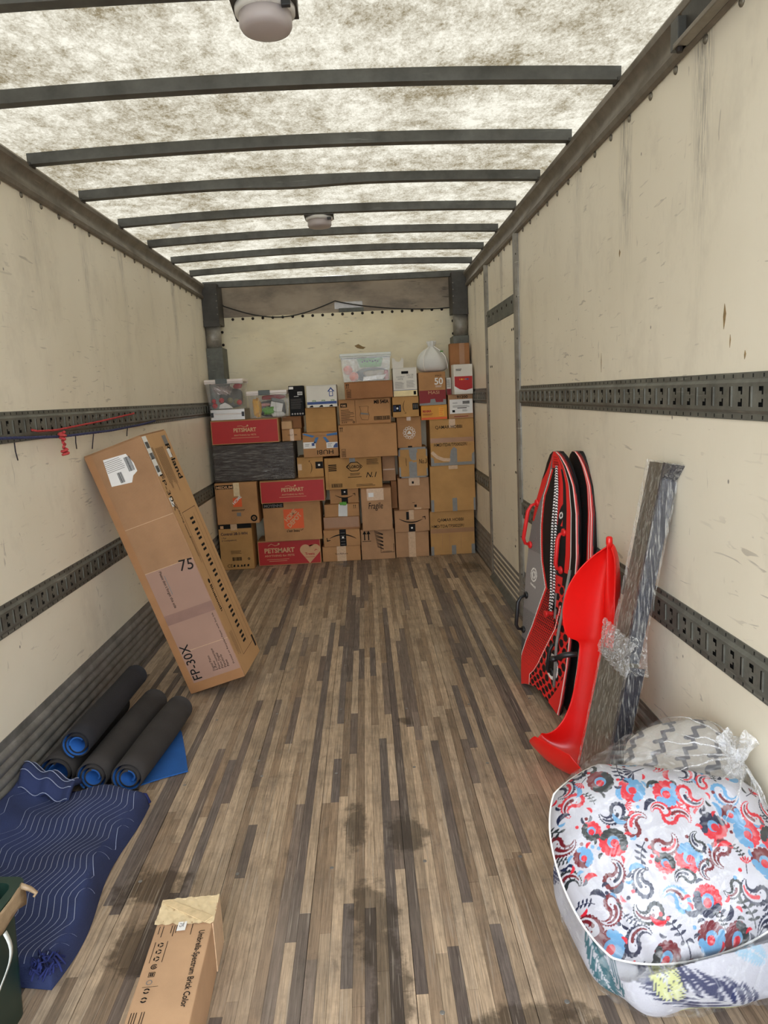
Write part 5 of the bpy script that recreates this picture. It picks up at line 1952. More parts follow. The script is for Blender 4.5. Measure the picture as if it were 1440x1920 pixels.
tp = MB()
V, F = [], []
for j in range(9):
    t = j / 8
    for i in range(5):
        s = i / 4
        V.append((.013 + .004 * math.sin(9 * t + 3 * s), -.02 - .30 * t + .012 * math.sin(6 * t), TH + .004 - s * (.06 - .02 * t) + .006 * math.sin(13 * t)))
for j in range(8):
    for i in range(4):
        a = j * 5 + i
        F.append((a, a + 1, a + 6, a + 5))
o = mobj('torn_tape', V, F, M['old_tape'], tt, True)
so = o.modifiers.new('thick', 'SOLIDIFY')
so.thickness = .0015
MB().tube([(.012, -.03, TH + .004), (.03, -.02, TH - .012), (.04, -.012, TH - .03), (.036, -.02, TH - .036)], [.008, .007, .005, .003], 7).build('tape_curl', M['old_tape'], tt, True)
V = []
for j in range(10):
    t = j / 9
    for i in (0, 1):
        V.append((.012 + .01 * math.sin(4 * t), -.12 - .05 * t + (.014 if i else 0) + .02 * math.sin(3 * t), TH - .06 - .13 * t))
o = mobj('hanging_tape', V, [(2 * j, 2 * j + 1, 2 * j + 3, 2 * j + 2) for j in range(9)], M['lid_milky'], tt, True)
so = o.modifiers.new('thick', 'SOLIDIFY')
so.thickness = .001
d = Decal(tt, Matrix.Translation((-.028, -.30, 0)) @ Matrix.Rotation(PI / 2, 4, 'Z') @ Matrix.Rotation(PI / 2, 4, 'X'))
d.quad(.02, .02, .10, .06, 'paper', 'barcode_label', .012)
d.barcode(.025, .026, .095, .054, INK, lift=.0135)
d.lines(.02, .09, .11, .14, 4, 'grey_print', .004)
d.done()
wr_ = empty('film_roll', (-.828, 1.62, .0515))
tag(wr_, 'white film roll standing in the green tote', 'roll')
MB().lathe([(.017, .0), (.040, .0), (.042, .004), (.042, .376), (.040, .38), (.017, .38), (.017, .36)], 28).build('roll_body', M['film_roll'], wr_, True)
MB().lathe([(.0165, -.004), (.0165, .382), (.013, .382), (.013, .37)], 20).build('cardboard_core', M['card4'], wr_, True)
wr_.location.z = .0105

# ---- umbrella carton in the foreground
UM = Matrix.Translation((-.3575, 1.8435, 0.0005)) @ Matrix.Rotation(.0445, 4, 'Z')
um = empty('umbrella_carton', mw=UM)
tag(um, 'long tan umbrella carton on the floor with taped far end', 'box')
UW, UL, UH = .153, .92, .15
MB().box(-UW / 2, UW / 2, -UL, 0, 0, UH, .004).build('carton_body', cardboard('cardboard_umbrella', srgb(186, 150, 116)), um)
d = Decal(um, Matrix.Translation((-UW / 2, -UL, UH)))
tp = .003
V, F = [], []
# crumpled tape sleeve over the far end
nx_, ny_ = 16, 12
def tpz(i, j):
    return UH + .0036 + .0034 * math.sin(i * 1.9 + j * .7) * math.sin(j * 1.3 + i * .3) + .0014 * math.sin(i * 4.1 - j)
for j in range(ny_ + 1):
    for i in range(nx_ + 1):
        V.append((-UW / 2 - .004 + (UW + .008) * i / nx_, .004 - .098 * j / ny_ - .012 * (i / nx_) * (j / ny_), tpz(i, j)))
for j in range(ny_):
    for i in range(nx_):
        a = j * (nx_ + 1) + i
        F.append((a, a + nx_ + 1, a + nx_ + 2, a + 1))
o = mobj('tape_sleeve_top', V, F, M['tan_tape'], um, True)
MB().box(-UW / 2 - .004, UW / 2 + .004, -.0, .005, .0, UH + .003, .001).build('tape_sleeve_end', M['tan_tape'], um)
MB().box(UW / 2 + .0005, UW / 2 + .004, -.11, .004, .004, UH + .003, .001).build('tape_sleeve_side', M['clear_tape'], um)
V = [(-UW / 2 - .002, -.012, UH + .0075), (-UW / 2 + .02, -.004, UH + .0075), (UW / 2, -.085, UH + .0075), (UW / 2 - .02, -.105, UH + .0075)]
V += [(x, y, z - .002) for x, y, z in V]
mobj('crossed_tape', V, [(0, 3, 2, 1), (4, 5, 6, 7), (0, 1, 5, 4), (1, 2, 6, 5), (2, 3, 7, 6), (3, 0, 4, 7)], plain('crossed_tape', srgb(212, 188, 148), .25, var=.2, vscale=40), um)
d.text('Umbrella-Spectrum Brick Color', UW - .030, UL - .128, .022, INK, rot=-PI / 2, bold=.012, width=.245)
d.quad(.062, UL - .128, .085, UL - .095, 'paper', 'white_sticker', .0062)
d.text('75', .067, UL - .10, .016, 'marker', 'sticker_number', rot=-PI / 2, lift=.0068)
for k, u in enumerate((.012, .022, .045, .052, .058, .10)):
    d.quad(u, UL - .128 - .012 * (k % 2), u + .0018, UL - .100, 'marker', 'fine_print')
u0 = .030
for k in range(3):
    vv = UL - .168 - k * .0235
    for a in range(3):
        d.ring(u0, vv, .0045, .0078, INK, 'recycling_mark', n=6, a0=a * 2.094 + .3, a1=a * 2.094 + 1.9)
    d.quad(u0 + .015, vv - .012, u0 + .0165, vv + .012, 'marker', 'fine_print')
    d.quad(u0 - .0165, vv - .012, u0 - .015, vv + .012, 'marker', 'fine_print')
vv = UL - .2405
d.ring(u0, vv, .006, .0083, INK, 'recycling_mark', n=20, a0=.6, a1=6.2)
d.ring(u0, vv, .002, .004, INK, 'recycling_mark')
vv -= .0245
d.frame(u0 - .0078, vv - .0078, u0 + .0078, vv + .0078, .0014, INK, 'recycling_mark')
for a in range(4):
    d.disc(u0 + .0036 * math.cos(a * PI / 2 + .78), vv + .0036 * math.sin(a * PI / 2 + .78), .0023, INK, 'recycling_mark')
vv -= .0245
d.ring(u0, vv, .0055, .0076, 'grey_print', 'recycling_mark')
d.quad(u0 - .014, vv - .014, u0 + .025, vv - .0128, 'marker', 'fine_print')
for k in range(2):
    vv -= .026
    for a in range(2):
        d.ring(u0, vv, .0045, .008, INK, 'recycling_mark', n=8, a0=a * PI + .3, a1=a * PI + 2.7)
for k in range(6):
    d.quad(.010 + k * .006, UL - .44, .0118 + k * .006, UL - .375, 'marker', 'fine_print') if k != 3 else None
d.done()

# ================================================================== RIGHT SIDE
# ---- numpy print rasteriser for vertex colours
def in_poly(P, poly):
    x, y = P[:, 0], P[:, 1]
    r = np.zeros(len(P), bool)
    n = len(poly)
    j = n - 1
    for i in range(n):
        xi, yi = poly[i]
        xj, yj = poly[j]
        c = ((yi > y) != (yj > y))
        with np.errstate(divide='ignore', invalid='ignore'):
            r ^= c & (x < (xj - xi) * (y - yi) / ((yj - yi) if yj != yi else 1e-12) + xi)
        j = i
    return r


class Paint:
    def __init__(s, uv, base):
        s.uv = uv
        s.c = np.tile(np.array(base[:3] + (1,), dtype=np.float32), (len(uv), 1))

    def box(s, x0, y0, x1, y1):
        u = s.uv
        return np.nonzero((u[:, 0] >= x0) & (u[:, 0] <= x1) & (u[:, 1] >= y0) & (u[:, 1] <= y1))[0]

    def poly(s, pts, col):
        a = np.array(pts)
        k = s.box(a[:, 0].min(), a[:, 1].min(), a[:, 0].max(), a[:, 1].max())
        if len(k):
            m = in_poly(s.uv[k], pts)
            s.c[k[m], :3] = col[:3]

    def disc(s, x, y, r, col, ry=None):
        ry = ry or r
        k = s.box(x - r, y - ry, x + r, y + ry)
        if len(k):
            q = s.uv[k]
            m = ((q[:, 0] - x) / r) ** 2 + ((q[:, 1] - y) / ry) ** 2 < 1
            s.c[k[m], :3] = col[:3]

    def ring(s, x, y, r0, r1, col):
        k = s.box(x - r1, y - r1, x + r1, y + r1)
        if len(k):
            q = s.uv[k]
            d = np.hypot(q[:, 0] - x, q[:, 1] - y)
            m = (d > r0) & (d < r1)
            s.c[k[m], :3] = col[:3]

    def stroke(s, pts, w, col):
        n = len(pts)
        ww = w if hasattr(w, '__len__') else [w] * n
        for i in range(n - 1):
            a, b = np.array(pts[i]), np.array(pts[i + 1])
            m = max(ww[i], ww[i + 1]) / 2
            k = s.box(min(a[0], b[0]) - m, min(a[1], b[1]) - m, max(a[0], b[0]) + m, max(a[1], b[1]) + m)
            if not len(k):
                continue
            q = s.uv[k]
            ab = b - a
            t = np.clip(((q - a) @ ab) / max(1e-12, ab @ ab), 0, 1)
            d = np.hypot(*(q - (a + t[:, None] * ab)).T)
            s.c[k[d < (ww[i] + (ww[i + 1] - ww[i]) * t) / 2], :3] = col[:3]


RED = srgb(224, 44, 40)
BLK = srgb(22, 21, 22)
GRY = srgb(140, 134, 132)
WHT = srgb(238, 234, 228)


def foam_sled(name, label, xoff, yoff, zoff, deck, rz, thick=.042):
    ns, nt = 150, 330
    root = empty(name, (1.02 + xoff, 3.35 + yoff, 0.003))
    root.rotation_euler = (0, 0, math.radians(rz))
    tag(root, label, 'sled', 'foam snow sleds leaning on the wall')
    tt_ = np.linspace(0, 1, nt + 1)
    ss_ = np.linspace(0, 1, ns + 1)
    tk = [0, .05, .2, .45, .62, .78, .88, .95, .985, 1.0]
    wk = [.39, .42, .47, .49, .475, .40, .30, .185, .10, .03]
    wid = np.interp(tt_, tk, wk)
    S, T = np.meshgrid(ss_, tt_)
    Wd = wid[:, None] * np.ones_like(S)
    q = 2 * S - 1
    tail = .055 * (1 - np.abs(q) ** 1.6) * np.clip(1 - T / .10, 0, 1)
    Z = T * 1.235 + tail + zoff
    Y = (.5 - S) * Wd
    lean = .132 * T
    X = lean - .008 * (1 - q ** 2) * np.clip(Wd / .4, 0, 1) + .028 * np.clip((T - .85) / .15, 0, 1) ** 2 * -1
    front = np.stack([X, Y, Z], -1).reshape(-1, 3)
    edge = np.minimum(1, np.minimum((1 - np.abs(q)) / .06, 1))
    Xb = X + thick * (0.55 + .45 * edge)
    back = np.stack([Xb, Y * .985, Z], -1).reshape(-1, 3)
    uv = np.stack([(S * Wd).ravel(), (T * 1.235).ravel()], -1)
    p = Paint(uv, BLK)
    deck(p, S.ravel(), T.ravel(), Wd.ravel())
    F = []
    n1 = ns + 1
    for j in range(nt):
        for i in range(ns):
            a = j * n1 + i
            F.append((a, a + n1, a + n1 + 1, a + 1))
    mobj('deck', front, F, M['foam_print'], root, True, cols=p.c)
    # hull: coarse back plus rail
    stp = 6
    ii = list(range(0, ns + 1, stp))
    jj = list(range(0, nt + 1, stp))
    V, F = [], []
    for j in jj:
        for i in ii:
            V.append(back[j * n1 + i])
    m = len(ii)
    for j in range(len(jj) - 1):
        for i in range(m - 1):
            a = j * m + i
            F.append((a, a + 1, a + m + 1, a + m))
    mobj('hull', V, F, M['mat_black'], root, True)
    V, F, cc = [], [], []
    loop = [(j, 0) for j in range(nt, -1, -3)] + [(0, i) for i in range(0, ns + 1, 3)] + [(j, ns) for j in range(0, nt + 1, 3)] + [(nt, i) for i in range(ns, -1, -3)]
    nl = len(loop)
    lv = 6
    for k, (j, i) in enumerate(loop):
        a, b = front[j * n1 + i], back[j * n1 + i]
        for e in range(lv + 1):
            f = e / lv
            q_ = a + (b - a) * f
            bul = .012 * math.sin(PI * f)
            out = np.array([0, (.5 - i / ns), -(.3 if j == 0 else 0)])
            out = out / max(1e-6, np.linalg.norm(out))
            V.append(q_ + out * bul)
            if e <= 1:
                c = WHT if e == 0 else RED
            else:
                c = BLK
                if (k // 4 + e) % 5 == 0:
                    c = srgb(150, 30, 34)
            cc.append(tuple(c[:3]) + (1,))
    for k in range(nl - 1):
        for e in range(lv):
            a = k * (lv + 1) + e
            F.append((a, a + 1, a + lv + 2, a + lv + 1))
    mobj('side_rail', V, F, M['foam_print'], root, True, cols=cc)
    def at(s_, t_, lift):
        w_ = float(np.interp(t_, tk, wk))
        q_ = 2 * s_ - 1
        x = .132 * t_ - .008 * (1 - q_ ** 2) * min(1, w_ / .4) - .028 * max(0, (t_ - .85) / .15) ** 2
        return Vector((x - lift, (.5 - s_) * w_, t_ * 1.235 + zoff))
    return root, at


def interp_line(kn, t):
    return np.interp(t, [k[1] for k in kn], [k[0] for k in kn])


def deck_front(p, S, T, Wd):
    bord = sorted([(.02, .12), (.27, .275), (.50, .46), (.36, .56), (.26, .70), (.22, .82), (.30, .90), (.42, .97)], key=lambda k: k[1])
    b = interp_line(bord, T)
    uvx = p.uv[:, 0]
    # grey left field with fine mesh look, red shoulder, black tip
    g = (S < b) & (T > .12)
    mesh = ((np.floor(p.uv[:, 0] / .006) + np.floor(p.uv[:, 1] / .006)) % 2).astype(bool)
    p.c[g, :3] = GRY[:3]
    p.c[g & mesh & ((T > .58) | (T < .33)), :3] = srgb(96, 92, 92)[:3]
    p.c[g & (T < .2), :3] = srgb(70, 68, 68)[:3]
    sh = (S < b) & (T > .70) & (S < .04 + (T - .70) * .9)
    p.c[sh, :3] = RED[:3]
    p.c[(S < b) & (T > .87) & (S < (T - .87) * 2.2), :3] = BLK[:3]
    # central black with white edge, right hand fields
    rope_l = interp_line([(.70, .40), (.62, .55), (.57, .69), (.55, .93)], T)
    rr_ = (S > rope_l) & (T > .40)
    p.c[rr_, :3] = BLK[:3]
    p.c[(S > rope_l) & (S < rope_l + .05) & (T > .36) & (T < .72), :3] = GRY[:3]
    p.c[(S > .60) & (S < .74) & (T > .72), :3] = RED[:3]
    p.c[(S > .82) & (S < .90) & (T > .55), :3] = RED[:3]
    p.c[(S > .90) & (S < .915) & (T > .50), :3] = WHT[:3]
    p.c[(S > .62) & (S < .80) & (T > .46) & (T < .53), :3] = RED[:3]
    # red tip
    p.c[(T > .935) & (S > .33) & (S < .80), :3] = RED[:3]
    bars = (np.floor(p.uv[:, 1] / .006) % 2).astype(bool)
    p.c[(T > .945) & (S > .42) & (S < .7) & bars & (T < .985), :3] = srgb(150, 24, 24)[:3]
    # hexagon field lower right
    hx = (T < .50) & (S >= np.where(T < .40, interp_line([(.27, 0), (.27, .06), (.46, .145), (.74, .32), (.74, .46)], T), .72))
    p.c[hx, :3] = RED[:3]
    a_ = .040
    u, v = p.uv[:, 0], p.uv[:, 1]
    best = np.full(len(u), 9.)
    for off in ((0, 0), (a_ * .75, a_ * .866)):
        px = (u - off[0] + a_ * .75) % (a_ * 1.5) - a_ * .75
        py = (v - off[1] + a_ * .866) % (a_ * 1.732) - a_ * .866
        d_ = np.maximum(np.abs(py), np.abs(py) * .5 + np.abs(px) * .866) / (a_ * .866)
        best = np.minimum(best, d_)
    p.c[hx & (best < .52), :3] = BLK[:3]
    p.c[hx & (best > .86), :3] = BLK[:3]
    # red dotted field lower left
    rd_ = (S >= b) & (T <= .46) & (S < interp_line([(.27, 0), (.27, .06), (.46, .145), (.74, .32), (.60, .46)], T))
    rd_ |= (T <= .12) & (S < interp_line([(.27, 0), (.27, .06), (.46, .145), (.74, .32)], T))
    p.c[rd_, :3] = RED[:3]
    cell = .016
    row = np.floor(v / (cell * .8))
    du = (u + (row % 2) * cell / 2) % cell - cell / 2
    dv = v % (cell * .8) - cell * .4
    rad = np.interp(T, [.06, .2, .46], [.0, .0045, .0072])
    p.c[rd_ & (np.hypot(du, dv) < rad), :3] = BLK[:3]
    # stripes along the border
    e = (S - b) * Wd
    m = (T > .10) & (T < .93)
    p.c[m & (np.abs(e) < .011), :3] = RED[:3]
    p.c[m & (e < -.006) & (e > -.013), :3] = WHT[:3]
    b2 = interp_line([(.27, 0), (.27, .06), (.46, .145), (.74, .32), (.80, .42)], T)
    e2 = (S - b2) * Wd
    m2 = (T < .42)
    p.c[m2 & (np.abs(e2) < .006), :3] = RED[:3]
    p.c[m2 & (np.abs(e2) < .0022), :3] = WHT[:3]
    # red right tip of the tail
    p.c[(T < .16) & (S > .80) & (T < (S - .78) * .75), :3] = RED[:3]
    # white round emblem and lettering on grey
    w5 = float(np.interp(.485, [.45, .62], [.49, .475]))
    cx, cy = .20 * w5, .485 * 1.235
    p.ring(cx, cy, .029, .036, WHT)
    p.ring(cx, cy, .010, .022, WHT)
    p.poly([(cx + .004, cy + .04), (cx - .012, cy - .002), (cx + .001, cy + .001), (cx - .006, cy - .04), (cx + .014, cy + .004), (cx + .001, cy + .002)], GRY)
    for k in range(7):
        p.poly([(cx - .03 + k * .009, cy - .055 - k * .0015), (cx - .024 + k * .009, cy - .056 - k * .0015), (cx - .024 + k * .009, cy - .047 - k * .0015), (cx - .03 + k * .009, cy - .046 - k * .0015)], WHT)
    # ring emblem low right
    cx, cy = .76 * .455, .17 * 1.235
    p.disc(cx, cy, .058, WHT, .062)
    p.disc(cx + .004, cy + .002, .043, BLK, .047)
    # small emblem near nose
    cx, cy = .68 * .42, .76 * 1.235
    p.disc(cx, cy, .022, BLK, .06)
    p.ring(cx, cy, .009, .016, WHT)


def deck_back(p, S, T, Wd):
    u, v = p.uv[:, 0], p.uv[:, 1]
    a_ = .05
    best = np.full(len(u), 9.)
    for off in ((0, 0), (a_ * .75, a_ * .866)):
        px = (u - off[0] + a_ * .75) % (a_ * 1.5) - a_ * .75
        py = (v - off[1] + a_ * .866) % (a_ * 1.732) - a_ * .866
        d_ = np.maximum(np.abs(py), np.abs(py) * .5 + np.abs(px) * .866) / (a_ * .866)
        best = np.minimum(best, d_)
    h = np.sin(np.floor(u / .075) * 12.9 + np.floor(v / .087) * 78.2) * 43758.5
    h = h - np.floor(h)
    p.c[(best > .80) & (best < .92) & (h > .45), :3] = srgb(170, 32, 36)[:3]
    e = (S > .93)
    p.c[e & (T > .45), :3] = RED[:3]
    p.c[(S > .955) & (S < .97), :3] = WHT[:3]


def handle(root, name, a, b, bow_, r, mat, wr=None):
    """grab handle: two round pads and a grip tube bowed off the deck"""
    a, b = Vector(a), Vector(b)
    n = Vector((-1, 0, 0))
    k = empty('x') if False else None
    g = MB().tube([a, a + n * bow_ * .7 + (b - a) * .05, a + n * bow_ + (b - a) * .18, a + n * bow_ + (b - a) * .5, b + n * bow_ - (b - a) * .18, b + n * bow_ * .7 - (b - a) * .05, b],
                  [r * .7, r * .8, r, r * 1.05, r, r * .8, r * .7], 10).build(name, M[mat], root, True)
    for q in (a, b):
        MB().lathe([(.019, -.002), (.019, .005), (.014, .009), (.004, .010)], 16, Matrix.Translation(q) @ Matrix.Rotation(-PI / 2, 4, 'Y')).build('button', M[mat], g, True)
    return g


sl, at = foam_sled('foam_sled', 'front foam sled with grey, red and black deck', -.012, 0, 0, deck_front, 13)
handle(sl, 'red_handle', at(.06, .78, .002), at(.05, .60, .002), .045, .010, 'red_foam')
handle(sl, 'black_handle', at(.06, .385, .002), at(.05, .235, .002), .045, .010, 'black_plastic')
handle(sl, 'red_handle', at(.78, .70, .002), at(.76, .555, .002), .030, .010, 'red_foam')
handle(sl, 'black_handle', at(.80, .27, .002), at(.78, .15, .002), .03, .010, 'black_plastic')
MB().lathe([(.017, 0), (.012, .012), (.012, .026), (.018, .036), (.014, .04)], 14, Matrix.Translation(at(.66, .375, 0)) @ Matrix.Rotation(-PI / 2, 4, 'Y')).build('cord_toggle', M['red_foam'], sl, True)
k = NT('black_white_cord')
wv = k.n('ShaderNodeTexWave')
wv.bands_direction = 'DIAGONAL'
wv.inputs['Scale'].default_value = 38
k.l(k.coords('Object'), wv.inputs['Vector'])
k.l(k.mix(k.ramp(wv.outputs[1], .45, .55), (0.01, .01, .01, 1), (.8, .78, .76, 1)), k.b.inputs['Base Color'])
k.b.inputs['Roughness'].default_value = .8
MB().tube([at(.60, .945, .004), at(.585, .85, .012), at(.57, .72, .012), at(.60, .58, .012), at(.64, .46, .010), at(.655, .385, .012)], .006, 7).build('pull_cord', k.m, sl, True)
MB().tube([at(.60, .945, .004), at(.66, .85, .016), at(.66, .72, .016), at(.68, .58, .016), at(.70, .48, .012), at(.675, .385, .012)], .006, 7).build('pull_cord', k.m, sl, True)
MB().tube([at(.93, .57, .004), at(.90, .45, .012), at(.86, .35, .012), at(.83, .27, .010), at(.86, .10, .004)], .0075, 8).build('grey_edge_tube', plain('grey_rubber', srgb(140, 138, 134), .4), sl, True)
s2, at2 = foam_sled('foam_sled', 'rear foam sled, black with red hexagon lines, against the wall', .066, -.03, 0, deck_back, 6)

# ---- red plastic sled
rs = empty('plastic_sled', (1.088, 2.72, 0.0))
tag(rs, 'glossy red moulded plastic sled standing on its seat end', 'sled')
uax = Vector((.50, -.866, 0))
fax = Vector((-.866, -.50, 0))
#  forward, height, half width, rim height, keel
prof = [(.262, .165, .095, .000, 0), (.256, .128, .135, .006, 0), (.240, .086, .160, .020, 0), (.212, .048, .174, .042, 0), (.170, .022, .182, .068, 0), (.125, .012, .182, .088, 0),
        (.082, .020, .174, .098, 0), (.048, .052, .156, .094, 0), (.026, .10, .134, .080, 0), (.012, .16, .118, .066, 0), (.004, .24, .106, .054, 0),
        (0, .35, .100, .048, 0), (0, .47, .098, .048, 0), (0, .522, .098, .050, .002), (0, .526, .122, .105, .004), (0, .60, .132, .128, .012), (0, .68, .132, .138, .028),
        (.002, .76, .120, .132, .040), (.006, .83, .096, .108, .045), (.012, .89, .062, .072, .045), (.024, .925, .028, .040, .038), (.034, .938, .012, .03, .03)]
nv = 28
V, F = [], []
for j, (fw, hz_, hw, rim, keel) in enumerate(prof):
    base = Vector((.098 * hz_ / .94, 0, hz_)) + fax * fw
    pa, pb = prof[max(0, j - 1)], prof[min(len(prof) - 1, j + 1)]
    tf_, tz_ = pb[0] - pa[0], pb[1] - pa[1]
    ln_ = math.hypot(tf_, tz_)
    nin = fax * (tz_ / ln_) + Vector((0, 0, -tf_ / ln_))
    for i in range(nv + 1):
        v = -1 + 2 * i / nv
        V.append(base + uax * (hw * v) + nin * (rim * abs(v) ** 2.2) + fax * (keel * math.exp(-(v / .16) ** 2)))
for j in range(len(prof) - 1):
    for i in range(nv):
        a = j * (nv + 1) + i
        F.append((a, a + 1, a + nv + 2, a + nv + 1))
mn = min(v.z for v in V)
o = mobj('sled_shell', V, F, M['red_plastic'], rs, True)
so = o.modifiers.new('thick', 'SOLIDIFY')
so.thickness = .006
so.offset = 0
sb = o.modifiers.new('sub', 'SUBSURF')
sb.levels = sb.render_levels = 2
rs.location.z = .0035 - mn
tip = Vector((.098, 0, .938)) + fax * .05
MB().lathe([(.010, -.02), (.013, 0), (.013, .022), (.008, .028)], 12, Matrix.Translation(tip)).build('nose_knob', M['red_plastic'], rs, True)
for (vv, hz_, sgn) in ((-1, .455, -1), (.45, .36, 1)):
    c = Vector((.098 * hz_ / .94, 0, hz_)) + uax * (.106 * vv) + fax * (.05 if sgn < 0 else .012)
    e = c + (fax * .05 - uax * .085 * (1 if sgn < 0 else -.3) + Vector((0, 0, -.035)))
    h = MB().tube([c, c.lerp(e, .5) + Vector((0, 0, .008)), e], [.011, .013, .010], 10).build('brake_grip', M['black_plastic'], rs, True)
    MB().lathe([(.016, -.006), (.016, .006), (.010, .012)], 12, Matrix.Translation(e)).build('grip_end', M['black_plastic'], h, True)
c = Vector((.05, 0, .48)) + uax * .05 + fax * .03
for dz in (0, -.09):
    MB().lathe([(.016, 0), (.013, .010), (.006, .013)], 14, Matrix.Translation(c + Vector((0, 0, dz))) @ fax.to_track_quat('Z', 'Y').to_matrix().to_4x4()).build('moulded_boss', M['red_plastic'], rs, True)

# ---- film-wrapped furniture panel with a long leg
wp = empty('wrapped_furniture', (.945, 2.40, 0.0))
tag(wp, 'grey furniture panel with a long leg, wrapped in stretch film', 'furniture')
LX = Vector((.198, 0, 1)).normalized()
TH_ = Vector((1, 0, -.198)).normalized()
RT = Vector((0, -1, 0))
WM = Matrix(((RT.x, TH_.x, LX.x, 0), (RT.y, TH_.y, LX.y, 0), (RT.z, TH_.z, LX.z, .012), (0, 0, 0, 1)))
low = [(-.115, 0), (.125, 0), (.125, .565), (.10, .60), (.02, .60), (-.115, .575)]
fixn(MB().prism([(u, v) for u, v in low], 'y', 0, .048, WM).build('lower_panel', M['grey_panel'], wp))
fixn(MB().prism([(.125, .0), (.150, .0), (.150, .60), (.125, .565)], 'y', -.004, .052, WM).build('panel_edge', M['grey_edge'], wp))
leg = [(-.035, .60), (.085, .60), (.075, 1.29), (-.045, 1.285)]
fixn(MB().prism(leg, 'y', .004, .046, WM).build('leg_post', M['grey_panel'], wp))
fixn(MB().prism([(.085, .60), (.105, .60), (.095, 1.24), (.150, 1.292), (.075, 1.292)], 'y', .0, .048, WM).build('leg_edge', M['grey_edge'], wp))
outl = [(-.119, -.004), (.155, -.004), (.156, .575), (.185, .585), (.150, .625), (.112, .70), (.100, 1.235), (.156, 1.297), (-.050, 1.292), (-.040, .80), (-.055, .66), (-.118, .585)]
fixn(MB().prism(outl, 'y', -.007, .053, WM).build('stretch_film', M['stretch'], wp))
# bunched film at the shoulder
V, F = [], []
nu, nv_ = 26, 12
rr = random.Random(11)
for j in range(nv_ + 1):
    for i in range(nu + 1):
        s, t = i / nu, j / nv_
        u = -.115 + .285 * s
        v = .56 + .13 * t + .05 * s * (1 - t) * 0
        y = -.012 - .022 * math.sin(PI * t) * math.sin(PI * min(1, s * 1.05)) - .006 * math.sin(s * 40 + t * 9) - .004 * rr.random()
        V.append(WM @ Vector((u + .0 * t, y, v)))
for j in range(nv_):
    for i in range(nu):
        a = j * (nu + 1) + i
        F.append((a, a + 1, a + nu + 2, a + nu + 1))
o = mobj('bunched_film', V, F, film_material('bunched_film', .28, .55, (.8, .8, .8, 1), (3, 3, 3), 14, 1.0, (.5, .66)), wp, True)
V = [WM @ Vector(q) for q in ((-.119, -.008, .12), (-.16, -.012, -.004), (-.119, -.008, -.004), (-.119, .02, .0))]
mobj('loose_film_corner', V, [(0, 1, 2), (0, 3, 1)], M['stretch'], wp)

# ---- clear bag of bedding
bx = Vector((.98, .16, .06)).normalized()
pn = Vector((-.12, -.68, .72)).normalized()
bx = (bx - pn * bx.dot(pn)).normalized()
by = pn.cross(bx)
PC = Vector((.935, 1.660, .350))


def sq_u(u, v, k=.36):
    """square to soft-cornered outline"""
    return u * np.sqrt(1 - k * v * v * np.abs(u) ** .5)


def skew_v(u, v):
    """one top corner of the pillow is folded down"""
    return 1 - .42 * np.clip(u + .35, 0, 2) * np.clip(v, 0, 1)


def pillow_points(nu, nv, hw, hh, th, seed, pinch=.10):
    u = np.linspace(-1, 1, nu)
    v = np.linspace(-1, 1, nv)
    U, Vv = np.meshgrid(u, v)
    f = np.clip(1 - np.abs(U) ** 3.2, 0, 1) ** .55 * np.clip(1 - np.abs(Vv) ** 3.2, 0, 1) ** .55
    X, Yy = hw * sq_u(U, Vv), hh * sq_u(Vv, U) * (skew_v(U, Vv) if seed in (4, 5) else 1)
    rs_ = np.random.RandomState(seed)
    wr = np.zeros_like(U)
    for k in range(9):
        a = rs_.rand() * 2 * PI
        w = 6 + 11 * rs_.rand()
        wr += np.sin(w * (U * math.cos(a) + Vv * math.sin(a)) + rs_.rand() * 6) * .0022
    return U, Vv, X, Yy, f * th + wr * (f ** .5), f


